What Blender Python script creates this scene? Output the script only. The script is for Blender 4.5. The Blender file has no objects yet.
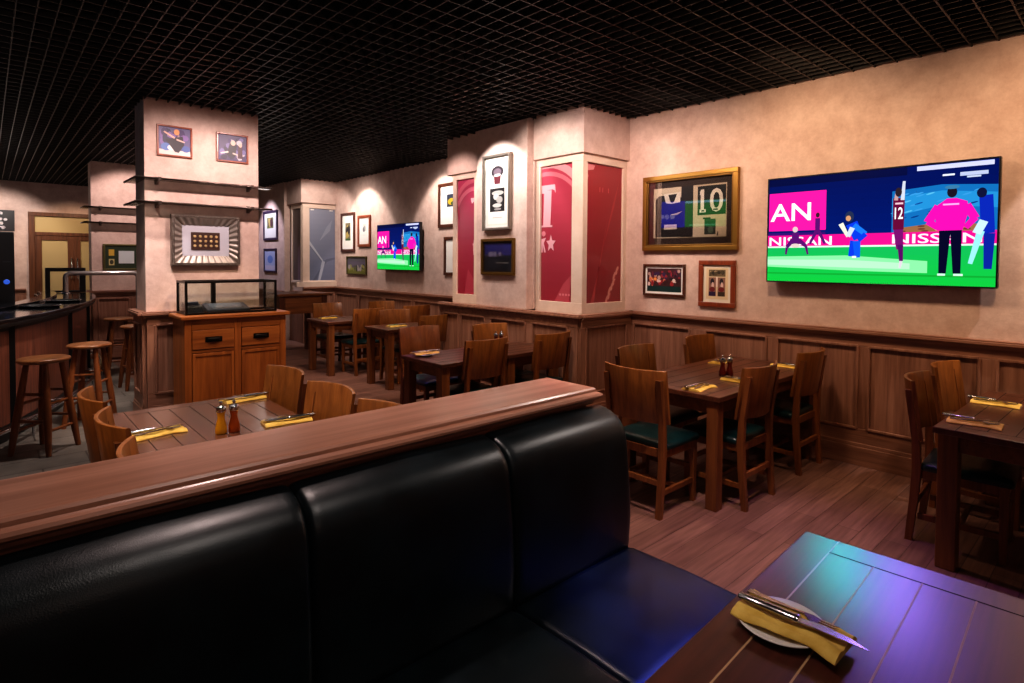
import bpy, bmesh, math, random
from mathutils import Matrix, Vector
random.seed(7)
PI = math.pi
C = bpy.context.scene.collection
sc = bpy.context.scene

def lin(c):
    return c / 12.92 if c <= 0.04045 else ((c + 0.055) / 1.055) ** 2.4
def rgb(r, g, b):
    return (lin(r / 255), lin(g / 255), lin(b / 255), 1.0)

# ------------------------------------------------------------------ materials
def new_mat(name):
    m = bpy.data.materials.new(name)
    m.use_nodes = True
    nt = m.node_tree
    return m, nt, nt.nodes['Principled BSDF']

def plain(name, col, rough=0.5, metal=0.0, spec=0.5, coat=0.0):
    m, nt, b = new_mat(name)
    b.inputs['Base Color'].default_value = col
    b.inputs['Roughness'].default_value = rough
    b.inputs['Metallic'].default_value = metal
    b.inputs['Specular IOR Level'].default_value = spec
    b.inputs['Coat Weight'].default_value = coat
    return m

def node(nt, typ, **kw):
    n = nt.nodes.new(typ)
    for k, v in kw.items():
        setattr(n, k, v)
    return n

def ramp(nt, fac, stops):
    r = node(nt, 'ShaderNodeValToRGB')
    el = r.color_ramp.elements
    while len(el) < len(stops):
        el.new(0.5)
    for e, (p, c) in zip(el, stops):
        e.position = p
        e.color = c
    nt.links.new(fac, r.inputs['Fac'])
    return r.outputs['Color']

def wood(name, dark, light, axis='z', rough=0.4, scale=1.0, coat=0.0, var=0.25, spec=0.5):
    m, nt, b = new_mat(name)
    tc = node(nt, 'ShaderNodeTexCoord')
    mp = node(nt, 'ShaderNodeMapping')
    s = {'x': (1.2, 22, 22), 'y': (22, 1.2, 22), 'z': (22, 22, 1.2)}[axis]
    mp.inputs['Scale'].default_value = [v * scale for v in s]
    nt.links.new(tc.outputs['Object'], mp.inputs['Vector'])
    n1 = node(nt, 'ShaderNodeTexNoise')
    n1.inputs['Scale'].default_value = 1.0
    n1.inputs['Detail'].default_value = 6
    n1.inputs['Distortion'].default_value = 0.6
    nt.links.new(mp.outputs['Vector'], n1.inputs['Vector'])
    n2 = node(nt, 'ShaderNodeTexNoise')
    n2.inputs['Scale'].default_value = 5.0
    n2.inputs['Detail'].default_value = 3
    nt.links.new(mp.outputs['Vector'], n2.inputs['Vector'])
    mx = node(nt, 'ShaderNodeMath', operation='ADD')
    ms = node(nt, 'ShaderNodeMath', operation='MULTIPLY')
    ms.inputs[1].default_value = 0.35
    nt.links.new(n2.outputs['Fac'], ms.inputs[0])
    nt.links.new(n1.outputs['Fac'], mx.inputs[0])
    nt.links.new(ms.outputs[0], mx.inputs[1])
    col = ramp(nt, mx.outputs[0], [(0.42, dark), (0.9, light)])
    oi = node(nt, 'ShaderNodeObjectInfo')
    hv = node(nt, 'ShaderNodeHueSaturation')
    mr = node(nt, 'ShaderNodeMapRange')
    mr.inputs['To Min'].default_value = 1 - var
    mr.inputs['To Max'].default_value = 1 + var * 0.6
    nt.links.new(oi.outputs['Random'], mr.inputs['Value'])
    nt.links.new(mr.outputs['Result'], hv.inputs['Value'])
    nt.links.new(col, hv.inputs['Color'])
    nt.links.new(hv.outputs['Color'], b.inputs['Base Color'])
    b.inputs['Roughness'].default_value = rough
    b.inputs['Specular IOR Level'].default_value = spec
    b.inputs['Coat Weight'].default_value = coat
    b.inputs['Coat Roughness'].default_value = 0.2
    bp = node(nt, 'ShaderNodeBump')
    bp.inputs['Strength'].default_value = 0.06
    nt.links.new(n2.outputs['Fac'], bp.inputs['Height'])
    nt.links.new(bp.outputs['Normal'], b.inputs['Normal'])
    return m

def plaster(name, c1, c2, rough=0.75):
    m, nt, b = new_mat(name)
    tc = node(nt, 'ShaderNodeTexCoord')
    n1 = node(nt, 'ShaderNodeTexNoise')
    n1.inputs['Scale'].default_value = 5.0
    n1.inputs['Detail'].default_value = 9
    n1.inputs['Roughness'].default_value = 0.78
    nt.links.new(tc.outputs['Object'], n1.inputs['Vector'])
    nt.links.new(ramp(nt, n1.outputs['Fac'], [(0.35, c1), (0.65, c2)]), b.inputs['Base Color'])
    n2 = node(nt, 'ShaderNodeTexNoise')
    n2.inputs['Scale'].default_value = 60.0
    n2.inputs['Detail'].default_value = 4
    nt.links.new(tc.outputs['Object'], n2.inputs['Vector'])
    bp = node(nt, 'ShaderNodeBump')
    bp.inputs['Strength'].default_value = 0.12
    bp.inputs['Distance'].default_value = 0.01
    nt.links.new(n2.outputs['Fac'], bp.inputs['Height'])
    nt.links.new(bp.outputs['Normal'], b.inputs['Normal'])
    b.inputs['Roughness'].default_value = rough
    return m

def leather(name, c1, c2, rough=0.35):
    m, nt, b = new_mat(name)
    tc = node(nt, 'ShaderNodeTexCoord')
    n1 = node(nt, 'ShaderNodeTexNoise')
    n1.inputs['Scale'].default_value = 9.0
    n1.inputs['Detail'].default_value = 7
    nt.links.new(tc.outputs['Object'], n1.inputs['Vector'])
    nt.links.new(ramp(nt, n1.outputs['Fac'], [(0.35, c1), (0.7, c2)]), b.inputs['Base Color'])
    v = node(nt, 'ShaderNodeTexVoronoi')
    v.inputs['Scale'].default_value = 320.0
    nt.links.new(tc.outputs['Object'], v.inputs['Vector'])
    bp = node(nt, 'ShaderNodeBump')
    bp.inputs['Strength'].default_value = 0.12
    bp.inputs['Distance'].default_value = 0.002
    nt.links.new(v.outputs['Distance'], bp.inputs['Height'])
    nt.links.new(bp.outputs['Normal'], b.inputs['Normal'])
    mr = node(nt, 'ShaderNodeMapRange')
    mr.inputs['To Min'].default_value = rough - 0.06
    mr.inputs['To Max'].default_value = rough + 0.1
    nt.links.new(n1.outputs['Fac'], mr.inputs['Value'])
    nt.links.new(mr.outputs['Result'], b.inputs['Roughness'])
    return m

def glassy(name, tint=(0.9, 0.95, 0.93, 1), refl=0.12, rough=0.02, boost=0.9):
    """thin pane: mostly clear, a little mirror-like"""
    m, nt, b = new_mat(name)
    out = nt.nodes['Material Output']
    tr = node(nt, 'ShaderNodeBsdfTransparent')
    tr.inputs['Color'].default_value = tint
    gl = node(nt, 'ShaderNodeBsdfGlossy')
    gl.inputs['Roughness'].default_value = rough
    fr = node(nt, 'ShaderNodeLayerWeight')
    fr.inputs['Blend'].default_value = 0.25
    ad = node(nt, 'ShaderNodeMath', operation='MULTIPLY_ADD')
    ad.inputs[1].default_value = boost
    ad.inputs[2].default_value = refl
    nt.links.new(fr.outputs['Fresnel'], ad.inputs[0])
    mx = node(nt, 'ShaderNodeMixShader')
    nt.links.new(ad.outputs[0], mx.inputs['Fac'])
    nt.links.new(tr.outputs[0], mx.inputs[1])
    nt.links.new(gl.outputs[0], mx.inputs[2])
    nt.links.new(mx.outputs[0], out.inputs['Surface'])
    return m

def print_mat(name, emit=0.0, rough=0.5, spec=0.5):
    m, nt, b = new_mat(name)
    at = node(nt, 'ShaderNodeVertexColor', layer_name='Col')
    nt.links.new(at.outputs['Color'], b.inputs['Base Color'])
    b.inputs['Roughness'].default_value = rough
    b.inputs['Specular IOR Level'].default_value = spec
    if emit:
        b.inputs['Base Color'].default_value = (0, 0, 0, 1)
        nt.links.remove(b.inputs['Base Color'].links[0])
        nt.links.new(at.outputs['Color'], b.inputs['Emission Color'])
        b.inputs['Emission Strength'].default_value = emit
    return m

M = {}
M['plaster'] = plaster('wall_plaster', rgb(196, 166, 154), rgb(222, 196, 184))
M['paint'] = plaster('cream_paint', rgb(214, 190, 172), rgb(224, 202, 186), 0.6)
M['wains'] = wood('wainscot_oak', rgb(122, 82, 65), rgb(170, 124, 102), 'z', 0.45, 1.0, 0.05, 0.0)
M['wainsx'] = wood('wainscot_oak_rail', rgb(122, 82, 65), rgb(170, 124, 102), 'x', 0.4, 1.0, 0.1, 0.0)
M['chair'] = wood('chair_wood', rgb(96, 52, 25), rgb(150, 90, 45), 'z', 0.38, 1.0, 0.1, 0.18)
M['chairback'] = wood('chair_plywood', rgb(102, 57, 26), rgb(160, 100, 48), 'z', 0.32, 0.8, 0.2, 0.18)
M['top'] = wood('table_top_wood', rgb(62, 34, 24), rgb(112, 66, 46), 'x', 0.3, 0.8, 0.25, 0.1)
M['groove'] = plain('groove_dark', rgb(24, 14, 10), 0.7)
M['inlay'] = plain('groove_pale', rgb(196, 160, 120), 0.35)
M['leg'] = wood('table_leg_wood', rgb(92, 50, 26), rgb(138, 84, 44), 'z', 0.4, 1.0, 0.1, 0.12)
M['legx'] = wood('table_apron_wood', rgb(84, 46, 24), rgb(128, 76, 42), 'x', 0.4, 1.0, 0.1, 0.12)
M['green'] = leather('green_leather', rgb(5, 30, 32), rgb(10, 46, 48), 0.30)
M['bench'] = leather('bench_leather', rgb(5, 13, 16), rgb(10, 24, 29), 0.33)
M['ledge'] = wood('ledge_oak', rgb(146, 98, 76), rgb(184, 132, 108), 'x', 0.36, 0.8, 0.25, 0.0)
M['cab'] = wood('sideboard_wood', rgb(128, 68, 28), rgb(182, 108, 50), 'z', 0.38, 0.9, 0.15, 0.0)
M['cabx'] = wood('sideboard_top_wood', rgb(120, 64, 28), rgb(174, 104, 50), 'x', 0.35, 0.9, 0.15, 0.0)
M['stool'] = wood('stool_wood', rgb(94, 48, 24), rgb(150, 88, 46), 'z', 0.38, 1.0, 0.15, 0.12)
M['stoolseat'] = wood('stool_seat_wood', rgb(110, 64, 36), rgb(176, 118, 74), 'x', 0.3, 0.8, 0.25, 0.1)
M['barwood'] = wood('bar_front_wood', rgb(84, 46, 34), rgb(146, 88, 66), 'z', 0.4, 1.6, 0.1, 0.0)
M['bartop'] = plain('bar_black_stone', rgb(20, 22, 26), 0.12, 0, 0.6)
M['black'] = plain('black_paint', rgb(14, 13, 14), 0.4)
M['blackm'] = plain('black_metal', rgb(26, 23, 22), 0.35, 0.6)
M['plastic'] = plain('black_plastic', rgb(20, 22, 26), 0.3)
M['greyp'] = plain('grey_plastic', rgb(48, 53, 62), 0.35)
M['chrome'] = plain('chrome', rgb(200, 200, 205), 0.14, 1.0)
M['steel'] = plain('steel', rgb(190, 188, 190), 0.22, 1.0)
M['railm'] = plain('polished_rail', rgb(214, 208, 204), 0.22, 0.6)
M['bronze'] = plain('bracket_metal', rgb(110, 98, 92), 0.3, 1.0)
M['grid'] = plain('ceiling_grid_metal', rgb(36, 33, 31), 0.5, 0.0)
M['plenum'] = plain('plenum_black', rgb(6, 6, 7), 0.9, 0, 0.1)
M['napkin'] = None
M['glass'] = glassy('clear_glass', (0.92, 0.95, 0.94, 1), 0.03, 0.02, 0.5)
M['shelfglass'] = glassy('shelf_glass', (0.5, 0.5, 0.48, 1), 0.10, 0.05, 0.6)
M['pane'] = glassy('picture_glass', (0.97, 0.97, 0.97, 1), 0.12, 0.015, 1.0)
M['pane2'] = glassy('plain_picture_glass', (0.97, 0.97, 0.97, 1), 0.03, 0.03, 0.3)
M['ceramic'] = plain('white_ceramic', rgb(238, 232, 222), 0.2)
M['gold'] = plain('gold_frame', rgb(158, 120, 58), 0.34, 0.75)
M['goldd'] = plain('dark_gold_frame', rgb(120, 88, 40), 0.35, 0.7)
M['walnut'] = wood('walnut_frame', rgb(58, 28, 18), rgb(92, 48, 30), 'z', 0.35, 1.0, 0.2, 0.0)
M['redwood'] = wood('reddish_frame', rgb(112, 48, 26), rgb(152, 74, 42), 'z', 0.35, 1.0, 0.2, 0.0)
M['olive'] = plain('olive_frame', rgb(96, 88, 50), 0.4, 0.4)
M['silverf'] = plain('silver_frame', rgb(150, 140, 132), 0.42, 0.55)
M['darksilver'] = plain('aged_silver', rgb(104, 92, 84), 0.4, 0.5)
M['pewter'] = plain('pewter_frame', rgb(138, 128, 118), 0.35, 0.6)
M['print'] = print_mat('printed_picture', 0, 0.45)
M['mural'] = print_mat('printed_mural', 0, 0.3)
M['screen'] = print_mat('lit_screen', 1.0, 0.3, 0.04)
M['doorglass'] = plain('obscured_glass', rgb(186, 164, 118), 0.35)
M['doorwood'] = wood('door_wood', rgb(76, 44, 28), rgb(116, 72, 46), 'z', 0.4, 1.0, 0.1, 0.0)
M['yellowsauce'] = plain('yellow_shaker', rgb(226, 158, 26), 0.2, 0, 0.5, 0.4)
M['redsauce'] = plain('amber_shaker', rgb(176, 76, 16), 0.2, 0, 0.5, 0.4)
M['darksauce'] = plain('dark_red_shaker', rgb(96, 22, 14), 0.2, 0, 0.5, 0.4)
M['purplef'] = plain('dark_purple_frame', rgb(60, 44, 70), 0.4)
M['led'] = plain('blue_light', rgb(60, 110, 230), 0.4)
M['led'].node_tree.nodes['Principled BSDF'].inputs['Emission Color'].default_value = rgb(60, 110, 240)
M['led'].node_tree.nodes['Principled BSDF'].inputs['Emission Strength'].default_value = 0.35

def cloth_mat():
    m, nt, b = new_mat('yellow_napkin')
    tc = node(nt, 'ShaderNodeTexCoord')
    n = node(nt, 'ShaderNodeTexNoise')
    n.inputs['Scale'].default_value = 25
    n.inputs['Detail'].default_value = 5
    nt.links.new(tc.outputs['Object'], n.inputs['Vector'])
    nt.links.new(ramp(nt, n.outputs['Fac'], [(0.3, rgb(214, 168, 58)), (0.7, rgb(242, 206, 104))]), b.inputs['Base Color'])
    b.inputs['Roughness'].default_value = 0.8
    b.inputs['Sheen Weight'].default_value = 0.2
    return m
M['napkin'] = cloth_mat()

def floor_mat():
    m, nt, b = new_mat('floor_boards_and_tiles')
    tc = node(nt, 'ShaderNodeTexCoord')
    br = node(nt, 'ShaderNodeTexBrick')
    br.offset = 0.37
    br.inputs['Scale'].default_value = 1.0
    br.inputs['Brick Width'].default_value = 1.3
    br.inputs['Row Height'].default_value = 0.125
    br.inputs['Mortar Size'].default_value = 0.0025
    br.inputs['Mortar Smooth'].default_value = 0.2
    br.inputs['Color1'].default_value = rgb(112, 80, 70)
    br.inputs['Color2'].default_value = rgb(138, 102, 90)
    br.inputs['Mortar'].default_value = rgb(84, 58, 50)
    nt.links.new(tc.outputs['Object'], br.inputs['Vector'])
    mp = node(nt, 'ShaderNodeMapping')
    mp.inputs['Scale'].default_value = (2.0, 30, 1)
    nt.links.new(tc.outputs['Object'], mp.inputs['Vector'])
    n = node(nt, 'ShaderNodeTexNoise')
    n.inputs['Scale'].default_value = 1.5
    n.inputs['Detail'].default_value = 7
    nt.links.new(mp.outputs['Vector'], n.inputs['Vector'])
    g = ramp(nt, n.outputs['Fac'], [(0.3, (0.66, 0.62, 0.6, 1)), (0.7, (1.15, 1.12, 1.1, 1))])
    mul = node(nt, 'ShaderNodeMix', data_type='RGBA', blend_type='MULTIPLY')
    mul.inputs['Factor'].default_value = 1.0
    nt.links.new(br.outputs['Color'], mul.inputs['A'])
    nt.links.new(g, mul.inputs['B'])
    # grey slate tiles by the bar
    tl = node(nt, 'ShaderNodeTexBrick')
    tl.offset = 0.5
    tl.inputs['Brick Width'].default_value = 0.6
    tl.inputs['Row Height'].default_value = 0.3
    tl.inputs['Mortar Size'].default_value = 0.006
    tl.inputs['Color1'].default_value = rgb(104, 98, 92)
    tl.inputs['Color2'].default_value = rgb(128, 120, 112)
    tl.inputs['Mortar'].default_value = rgb(60, 54, 50)
    tl.inputs['Scale'].default_value = 1.0
    nt.links.new(tc.outputs['Object'], tl.inputs['Vector'])
    n3 = node(nt, 'ShaderNodeTexNoise')
    n3.inputs['Scale'].default_value = 6
    n3.inputs['Detail'].default_value = 6
    nt.links.new(tc.outputs['Object'], n3.inputs['Vector'])
    g3 = ramp(nt, n3.outputs['Fac'], [(0.3, (0.7, 0.7, 0.7, 1)), (0.7, (1.1, 1.1, 1.1, 1))])
    mul3 = node(nt, 'ShaderNodeMix', data_type='RGBA', blend_type='MULTIPLY')
    mul3.inputs['Factor'].default_value = 1.0
    nt.links.new(tl.outputs['Color'], mul3.inputs['A'])
    nt.links.new(g3, mul3.inputs['B'])
    sx = node(nt, 'ShaderNodeSeparateXYZ')
    nt.links.new(tc.outputs['Object'], sx.inputs['Vector'])
    lx = node(nt, 'ShaderNodeMath', operation='LESS_THAN')
    lx.inputs[1].default_value = 1.45
    nt.links.new(sx.outputs['X'], lx.inputs[0])
    gy = node(nt, 'ShaderNodeMath', operation='GREATER_THAN')
    gy.inputs[1].default_value = 4.3
    nt.links.new(sx.outputs['Y'], gy.inputs[0])
    an = node(nt, 'ShaderNodeMath', operation='MULTIPLY')
    nt.links.new(lx.outputs[0], an.inputs[0])
    nt.links.new(gy.outputs[0], an.inputs[1])
    fin = node(nt, 'ShaderNodeMix', data_type='RGBA')
    nt.links.new(an.outputs[0], fin.inputs['Factor'])
    nt.links.new(mul.outputs['Result'], fin.inputs['A'])
    nt.links.new(mul3.outputs['Result'], fin.inputs['B'])
    nt.links.new(fin.outputs['Result'], b.inputs['Base Color'])
    b.inputs['Roughness'].default_value = 0.42
    bp = node(nt, 'ShaderNodeBump')
    bp.inputs['Strength'].default_value = 0.25
    bp.inputs['Distance'].default_value = 0.003
    bp.invert = True
    nt.links.new(br.outputs['Fac'], bp.inputs['Height'])
    nt.links.new(bp.outputs['Normal'], b.inputs['Normal'])
    return m
M['floor'] = floor_mat()

# ------------------------------------------------------------------ mesh builder
class MB:
    def __init__(s):
        s.v, s.f, s.mi, s.sm, s.mats = [], [], [], [], []
        s.T = Matrix.Identity(4)
    def slot(s, m):
        if m not in s.mats:
            s.mats.append(m)
        return s.mats.index(m)
    def add(s, verts, faces, m, smooth=False):
        o = len(s.v)
        s.v += [tuple(s.T @ Vector(p)) for p in verts]
        k = s.slot(m)
        for f in faces:
            s.f.append([i + o for i in f])
            s.mi.append(k)
            s.sm.append(smooth)
        return s
    def box(s, x0, x1, y0, y1, z0, z1, m):
        v = [(x0, y0, z0), (x1, y0, z0), (x1, y1, z0), (x0, y1, z0), (x0, y0, z1), (x1, y0, z1), (x1, y1, z1), (x0, y1, z1)]
        return s.add(v, [(0, 3, 2, 1), (4, 5, 6, 7), (0, 1, 5, 4), (1, 2, 6, 5), (2, 3, 7, 6), (3, 0, 4, 7)], m)
    def hexa(s, b, t, m):
        """b, t: four corners each, counter-clockwise seen from above"""
        return s.add(list(b) + list(t), [(0, 3, 2, 1), (4, 5, 6, 7), (0, 1, 5, 4), (1, 2, 6, 5), (2, 3, 7, 6), (3, 0, 4, 7)], m)
    def bar(s, p, q, w, d, m, up=(0, 0, 1)):
        p, q = Vector(p), Vector(q)
        z = (q - p).normalized()
        u = Vector(up)
        if abs(z.dot(u)) > 0.95:
            u = Vector((0, 1, 0))
        x = u.cross(z).normalized()
        y = z.cross(x)
        c = [(-w / 2, -d / 2), (w / 2, -d / 2), (w / 2, d / 2), (-w / 2, d / 2)]
        return s.hexa([p + x * a + y * b for a, b in c], [q + x * a + y * b for a, b in c], m)
    def tube(s, pts, r, m, n=12, caps=True):
        pts = [Vector(p) for p in pts]
        rs = r if isinstance(r, (list, tuple)) else [r] * len(pts)
        vs, fs = [], []
        ref = None
        for i, p in enumerate(pts):
            t = (pts[min(i + 1, len(pts) - 1)] - pts[max(i - 1, 0)]).normalized()
            if ref is None:
                ref = Vector((0, 0, 1)) if abs(t.z) < 0.9 else Vector((1, 0, 0))
            x = ref.cross(t).normalized()
            y = t.cross(x)
            ref = y
            for k in range(n):
                a = 2 * PI * k / n
                vs.append(p + (x * math.cos(a) + y * math.sin(a)) * rs[i])
        for i in range(len(pts) - 1):
            for k in range(n):
                fs.append((i * n + k, i * n + (k + 1) % n, (i + 1) * n + (k + 1) % n, (i + 1) * n + k))
        s.add(vs, fs, m, True)
        if caps:
            e = (len(pts) - 1) * n
            s.add(vs[:n], [tuple(range(n))[::-1]], m)
            s.add(vs[e:], [tuple(range(n))], m)
        return s
    def lathe(s, prof, m, n=24, c=(0, 0, 0)):
        vs, fs = [], []
        for r, z in prof:
            for k in range(n):
                a = 2 * PI * k / n
                vs.append((c[0] + r * math.cos(a), c[1] + r * math.sin(a), c[2] + z))
        for i in range(len(prof) - 1):
            for k in range(n):
                fs.append((i * n + k, i * n + (k + 1) % n, (i + 1) * n + (k + 1) % n, (i + 1) * n + k))
        s.add(vs, fs, m, True)
        s.add(vs[:n], [tuple(range(n))[::-1]], m)
        s.add(vs[-n:], [tuple(range(n))], m)
        return s
    def prism(s, poly, z0, z1, m):
        n = len(poly)
        v = [(x, y, z0) for x, y in poly] + [(x, y, z1) for x, y in poly]
        f = [tuple(range(n))[::-1], tuple(range(n, 2 * n))] + [(i, (i + 1) % n, n + (i + 1) % n, n + i) for i in range(n)]
        return s.add(v, f, m)
    def loft(s, secs, m, smooth=True, close=True, caps=True):
        n = len(secs[0])
        vs = [p for sec in secs for p in sec]
        fs = []
        for i in range(len(secs) - 1):
            for k in range(n if close else n - 1):
                fs.append((i * n + k, i * n + (k + 1) % n, (i + 1) * n + (k + 1) % n, (i + 1) * n + k))
        s.add(vs, fs, m, smooth)
        if caps and close:
            s.add(secs[0], [tuple(range(n))[::-1]], m)
            s.add(secs[-1], [tuple(range(n))], m)
        return s
    def build(s, name, parent=None, bevel=0.0, subsurf=0, weld=False):
        me = bpy.data.meshes.new(name)
        me.from_pydata(s.v, [], s.f)
        for m in s.mats:
            me.materials.append(m)
        me.polygons.foreach_set('material_index', s.mi)
        me.polygons.foreach_set('use_smooth', s.sm)
        bm = bmesh.new()
        bm.from_mesh(me)
        if weld:
            bmesh.ops.remove_doubles(bm, verts=bm.verts, dist=1e-5)
        bmesh.ops.recalc_face_normals(bm, faces=bm.faces)
        bm.to_mesh(me)
        bm.free()
        o = bpy.data.objects.new(name, me)
        C.objects.link(o)
        if parent:
            o.parent = parent
        if bevel:
            b = o.modifiers.new('bevel', 'BEVEL')
            b.width = bevel
            b.segments = 2
            b.limit_method = 'ANGLE'
            b.angle_limit = 0.7
        if subsurf:
            b = o.modifiers.new('sub', 'SUBSURF')
            b.levels = b.render_levels = subsurf
        return o

def thing(name, label, cat, loc=(0, 0, 0), rotz=0.0, group=None):
    o = bpy.data.objects.new(name, None)
    o.empty_display_size = 0.1
    C.objects.link(o)
    o.location = loc
    o.rotation_euler = (0, 0, rotz)
    return tag(o, label, cat, group)
def tag(o, label, cat, group=None):
    o['label'] = label
    o['category'] = cat
    if group:
        o['group'] = group
    return o
def struct(o):
    o['kind'] = 'structure'
    return o
def dup(root, loc, rotz, label, group=None):
    r = root.copy()
    C.objects.link(r)
    r.location = loc
    r.rotation_euler = (0, 0, rotz)
    r['label'] = label
    if group:
        r['group'] = group
    for ch in list(root.children):
        c = ch.copy()
        C.objects.link(c)
        c.parent = r
        for g in ch.children:
            d = g.copy()
            C.objects.link(d)
            d.parent = c
    return r

# flat printed graphics: coloured polygons in a plane, x right, y up
class Flat:
    def __init__(s, w, h):
        s.w, s.h, s.v, s.f, s.c = w, h, [], [], []
        s.k = 0
        s.dz = 0.00012
    def poly(s, pts, col):
        o = len(s.v)
        y = -s.k * s.dz
        s.k += 1
        for u, v in pts:
            s.v.append(((u - 0.5) * s.w, y, (v - 0.5) * s.h))
        s.f.append(list(range(o, o + len(pts))))
        s.c.append(rgb(*col))
        return s
    def rect(s, u0, v0, u1, v1, col):
        return s.poly([(u0, v0), (u1, v0), (u1, v1), (u0, v1)], col)
    def grad(s, u0, v0, u1, v1, c0, c1, n=8):
        for i in range(n):
            t = (i + 0.5) / n
            s.k -= 1 if i else 0
            s.rect(u0, v0 + (v1 - v0) * i / n, u1, v0 + (v1 - v0) * (i + 1) / n, [a + (b - a) * t for a, b in zip(c0, c1)])
        return s
    def ell(s, u, v, ru, rv, col, n=14, rot=0):
        p = []
        for k in range(n):
            a = 2 * PI * k / n
            x, y = ru * math.cos(a), rv * math.sin(a)
            p.append((u + x * math.cos(rot) - y * math.sin(rot), v + x * math.sin(rot) + y * math.cos(rot)))
        return s.poly(p, col)
    def limb(s, a, b, w0, w1, col):
        asp = s.w / s.h
        d = Vector(((b[0] - a[0]) * asp, b[1] - a[1]))
        if d.length == 0:
            return s
        d.normalize()
        n = (-d.y / asp, d.x)
        w0, w1 = w0 * 0.72, w1 * 0.72
        return s.poly([(a[0] + n[0] * w0, a[1] + n[1] * w0), (a[0] - n[0] * w0, a[1] - n[1] * w0),
                       (b[0] - n[0] * w1, b[1] - n[1] * w1), (b[0] + n[0] * w1, b[1] + n[1] * w1)], col)
    def text(s, body, u, v, height, width, col, shear=0.0, clip=None):
        """text fitted in a box whose lower-left corner is (u, v)"""
        cu = bpy.data.curves.new('lettering', 'FONT')
        cu.body = body
        cu.resolution_u = 3
        cu.offset = 0.012
        ob = bpy.data.objects.new('lettering', cu)
        C.objects.link(ob)
        dg = bpy.context.evaluated_depsgraph_get()
        me = bpy.data.meshes.new_from_object(ob.evaluated_get(dg))
        bpy.data.objects.remove(ob)
        bpy.data.curves.remove(cu)
        xs = [p.co.x for p in me.vertices]
        ys = [p.co.y for p in me.vertices]
        x0, x1, y0, y1 = min(xs), max(xs), min(ys), max(ys)
        o = len(s.v)
        y = -s.k * s.dz
        s.k += 1
        for p in me.vertices:
            a = (p.co.x - x0) / (x1 - x0)
            b = (p.co.y - y0) / (y1 - y0)
            uu = u + a * width + shear * b
            if clip:
                uu = min(max(uu, clip[0]), clip[1])
            s.v.append(((uu - 0.5) * s.w, y, (v + b * height - 0.5) * s.h))
        for p in me.polygons:
            s.f.append([i + o for i in p.vertices])
            s.c.append(rgb(*col))
        bpy.data.meshes.remove(me)
        return s
    def blobs(s, u0, v0, u1, v1, cols, n, r=0.08, seed=1):
        rd = random.Random(seed)
        for i in range(n):
            ru = r * rd.uniform(0.5, 1.2)
            rv = r * rd.uniform(0.6, 1.5) * s.w / s.h
            u = rd.uniform(u0 + ru, u1 - ru)
            v = rd.uniform(v0 + rv, v1 - rv) if v1 - v0 > 2 * rv else (v0 + v1) / 2
            rv = min(rv, v - v0, v1 - v)
            s.ell(u, v, ru, rv, rd.choice(cols), 7)
        return s
    def build(s, name, mat, parent, loc=(0, 0, 0)):
        me = bpy.data.meshes.new(name)
        me.from_pydata(s.v, [], s.f)
        me.materials.append(mat)
        ca = me.color_attributes.new('Col', 'FLOAT_COLOR', 'CORNER')
        for p, c in zip(me.polygons, s.c):
            for li in p.loop_indices:
                ca.data[li].color = c
        o = bpy.data.objects.new(name, me)
        C.objects.link(o)
        o.parent = parent
        o.location = loc
        return o

# ------------------------------------------------------------------ room shell
XW, CZ = 5.22, 3.18
R90 = -PI / 2     # local frame looking at the right-hand wall

struct(MB().box(-6, 5.5, -2.2, 15.9, -0.1, 0, M['floor']).build('floor'))
ceil = struct(MB().box(-6, 5.5, -2.2, 15.9, 3.75, 3.85, M['plenum']).build('ceiling'))
g = MB()
x = -5.96 + 0.018
while x < 5.5:
    g.box(x - 0.004, x + 0.004, -2.2, 15.5, CZ, CZ + 0.035, M['grid'])
    x += 0.1
y = -2.2 + 0.042
while y < 15.5:
    g.box(-6, 5.5, y - 0.005, y + 0.005, CZ + 0.001, CZ + 0.036, M['grid'])
    y += 0.1515
g.build('grid', ceil)

struct(MB().box(XW, XW + 0.12, -2.2, 11.3, 0, 3.75, M['plaster']).build('wall_right'))
struct(MB().box(4.45, 4.57, 11.7, 15.5, 0, 3.75, M['plaster']).build('wall_right.001'))
struct(MB().box(-6, 4.57, 15.5, 15.62, 0, 3.75, M['plaster']).build('wall_back'))
struct(MB().box(-6.12, -6, -2.2, 15.62, 0, 3.75, M['plaster']).build('wall_left'))
struct(MB().box(-6.12, XW + 0.12, -2.32, -2.2, 0, 3.75, M['plaster']).build('wall_front'))

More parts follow.
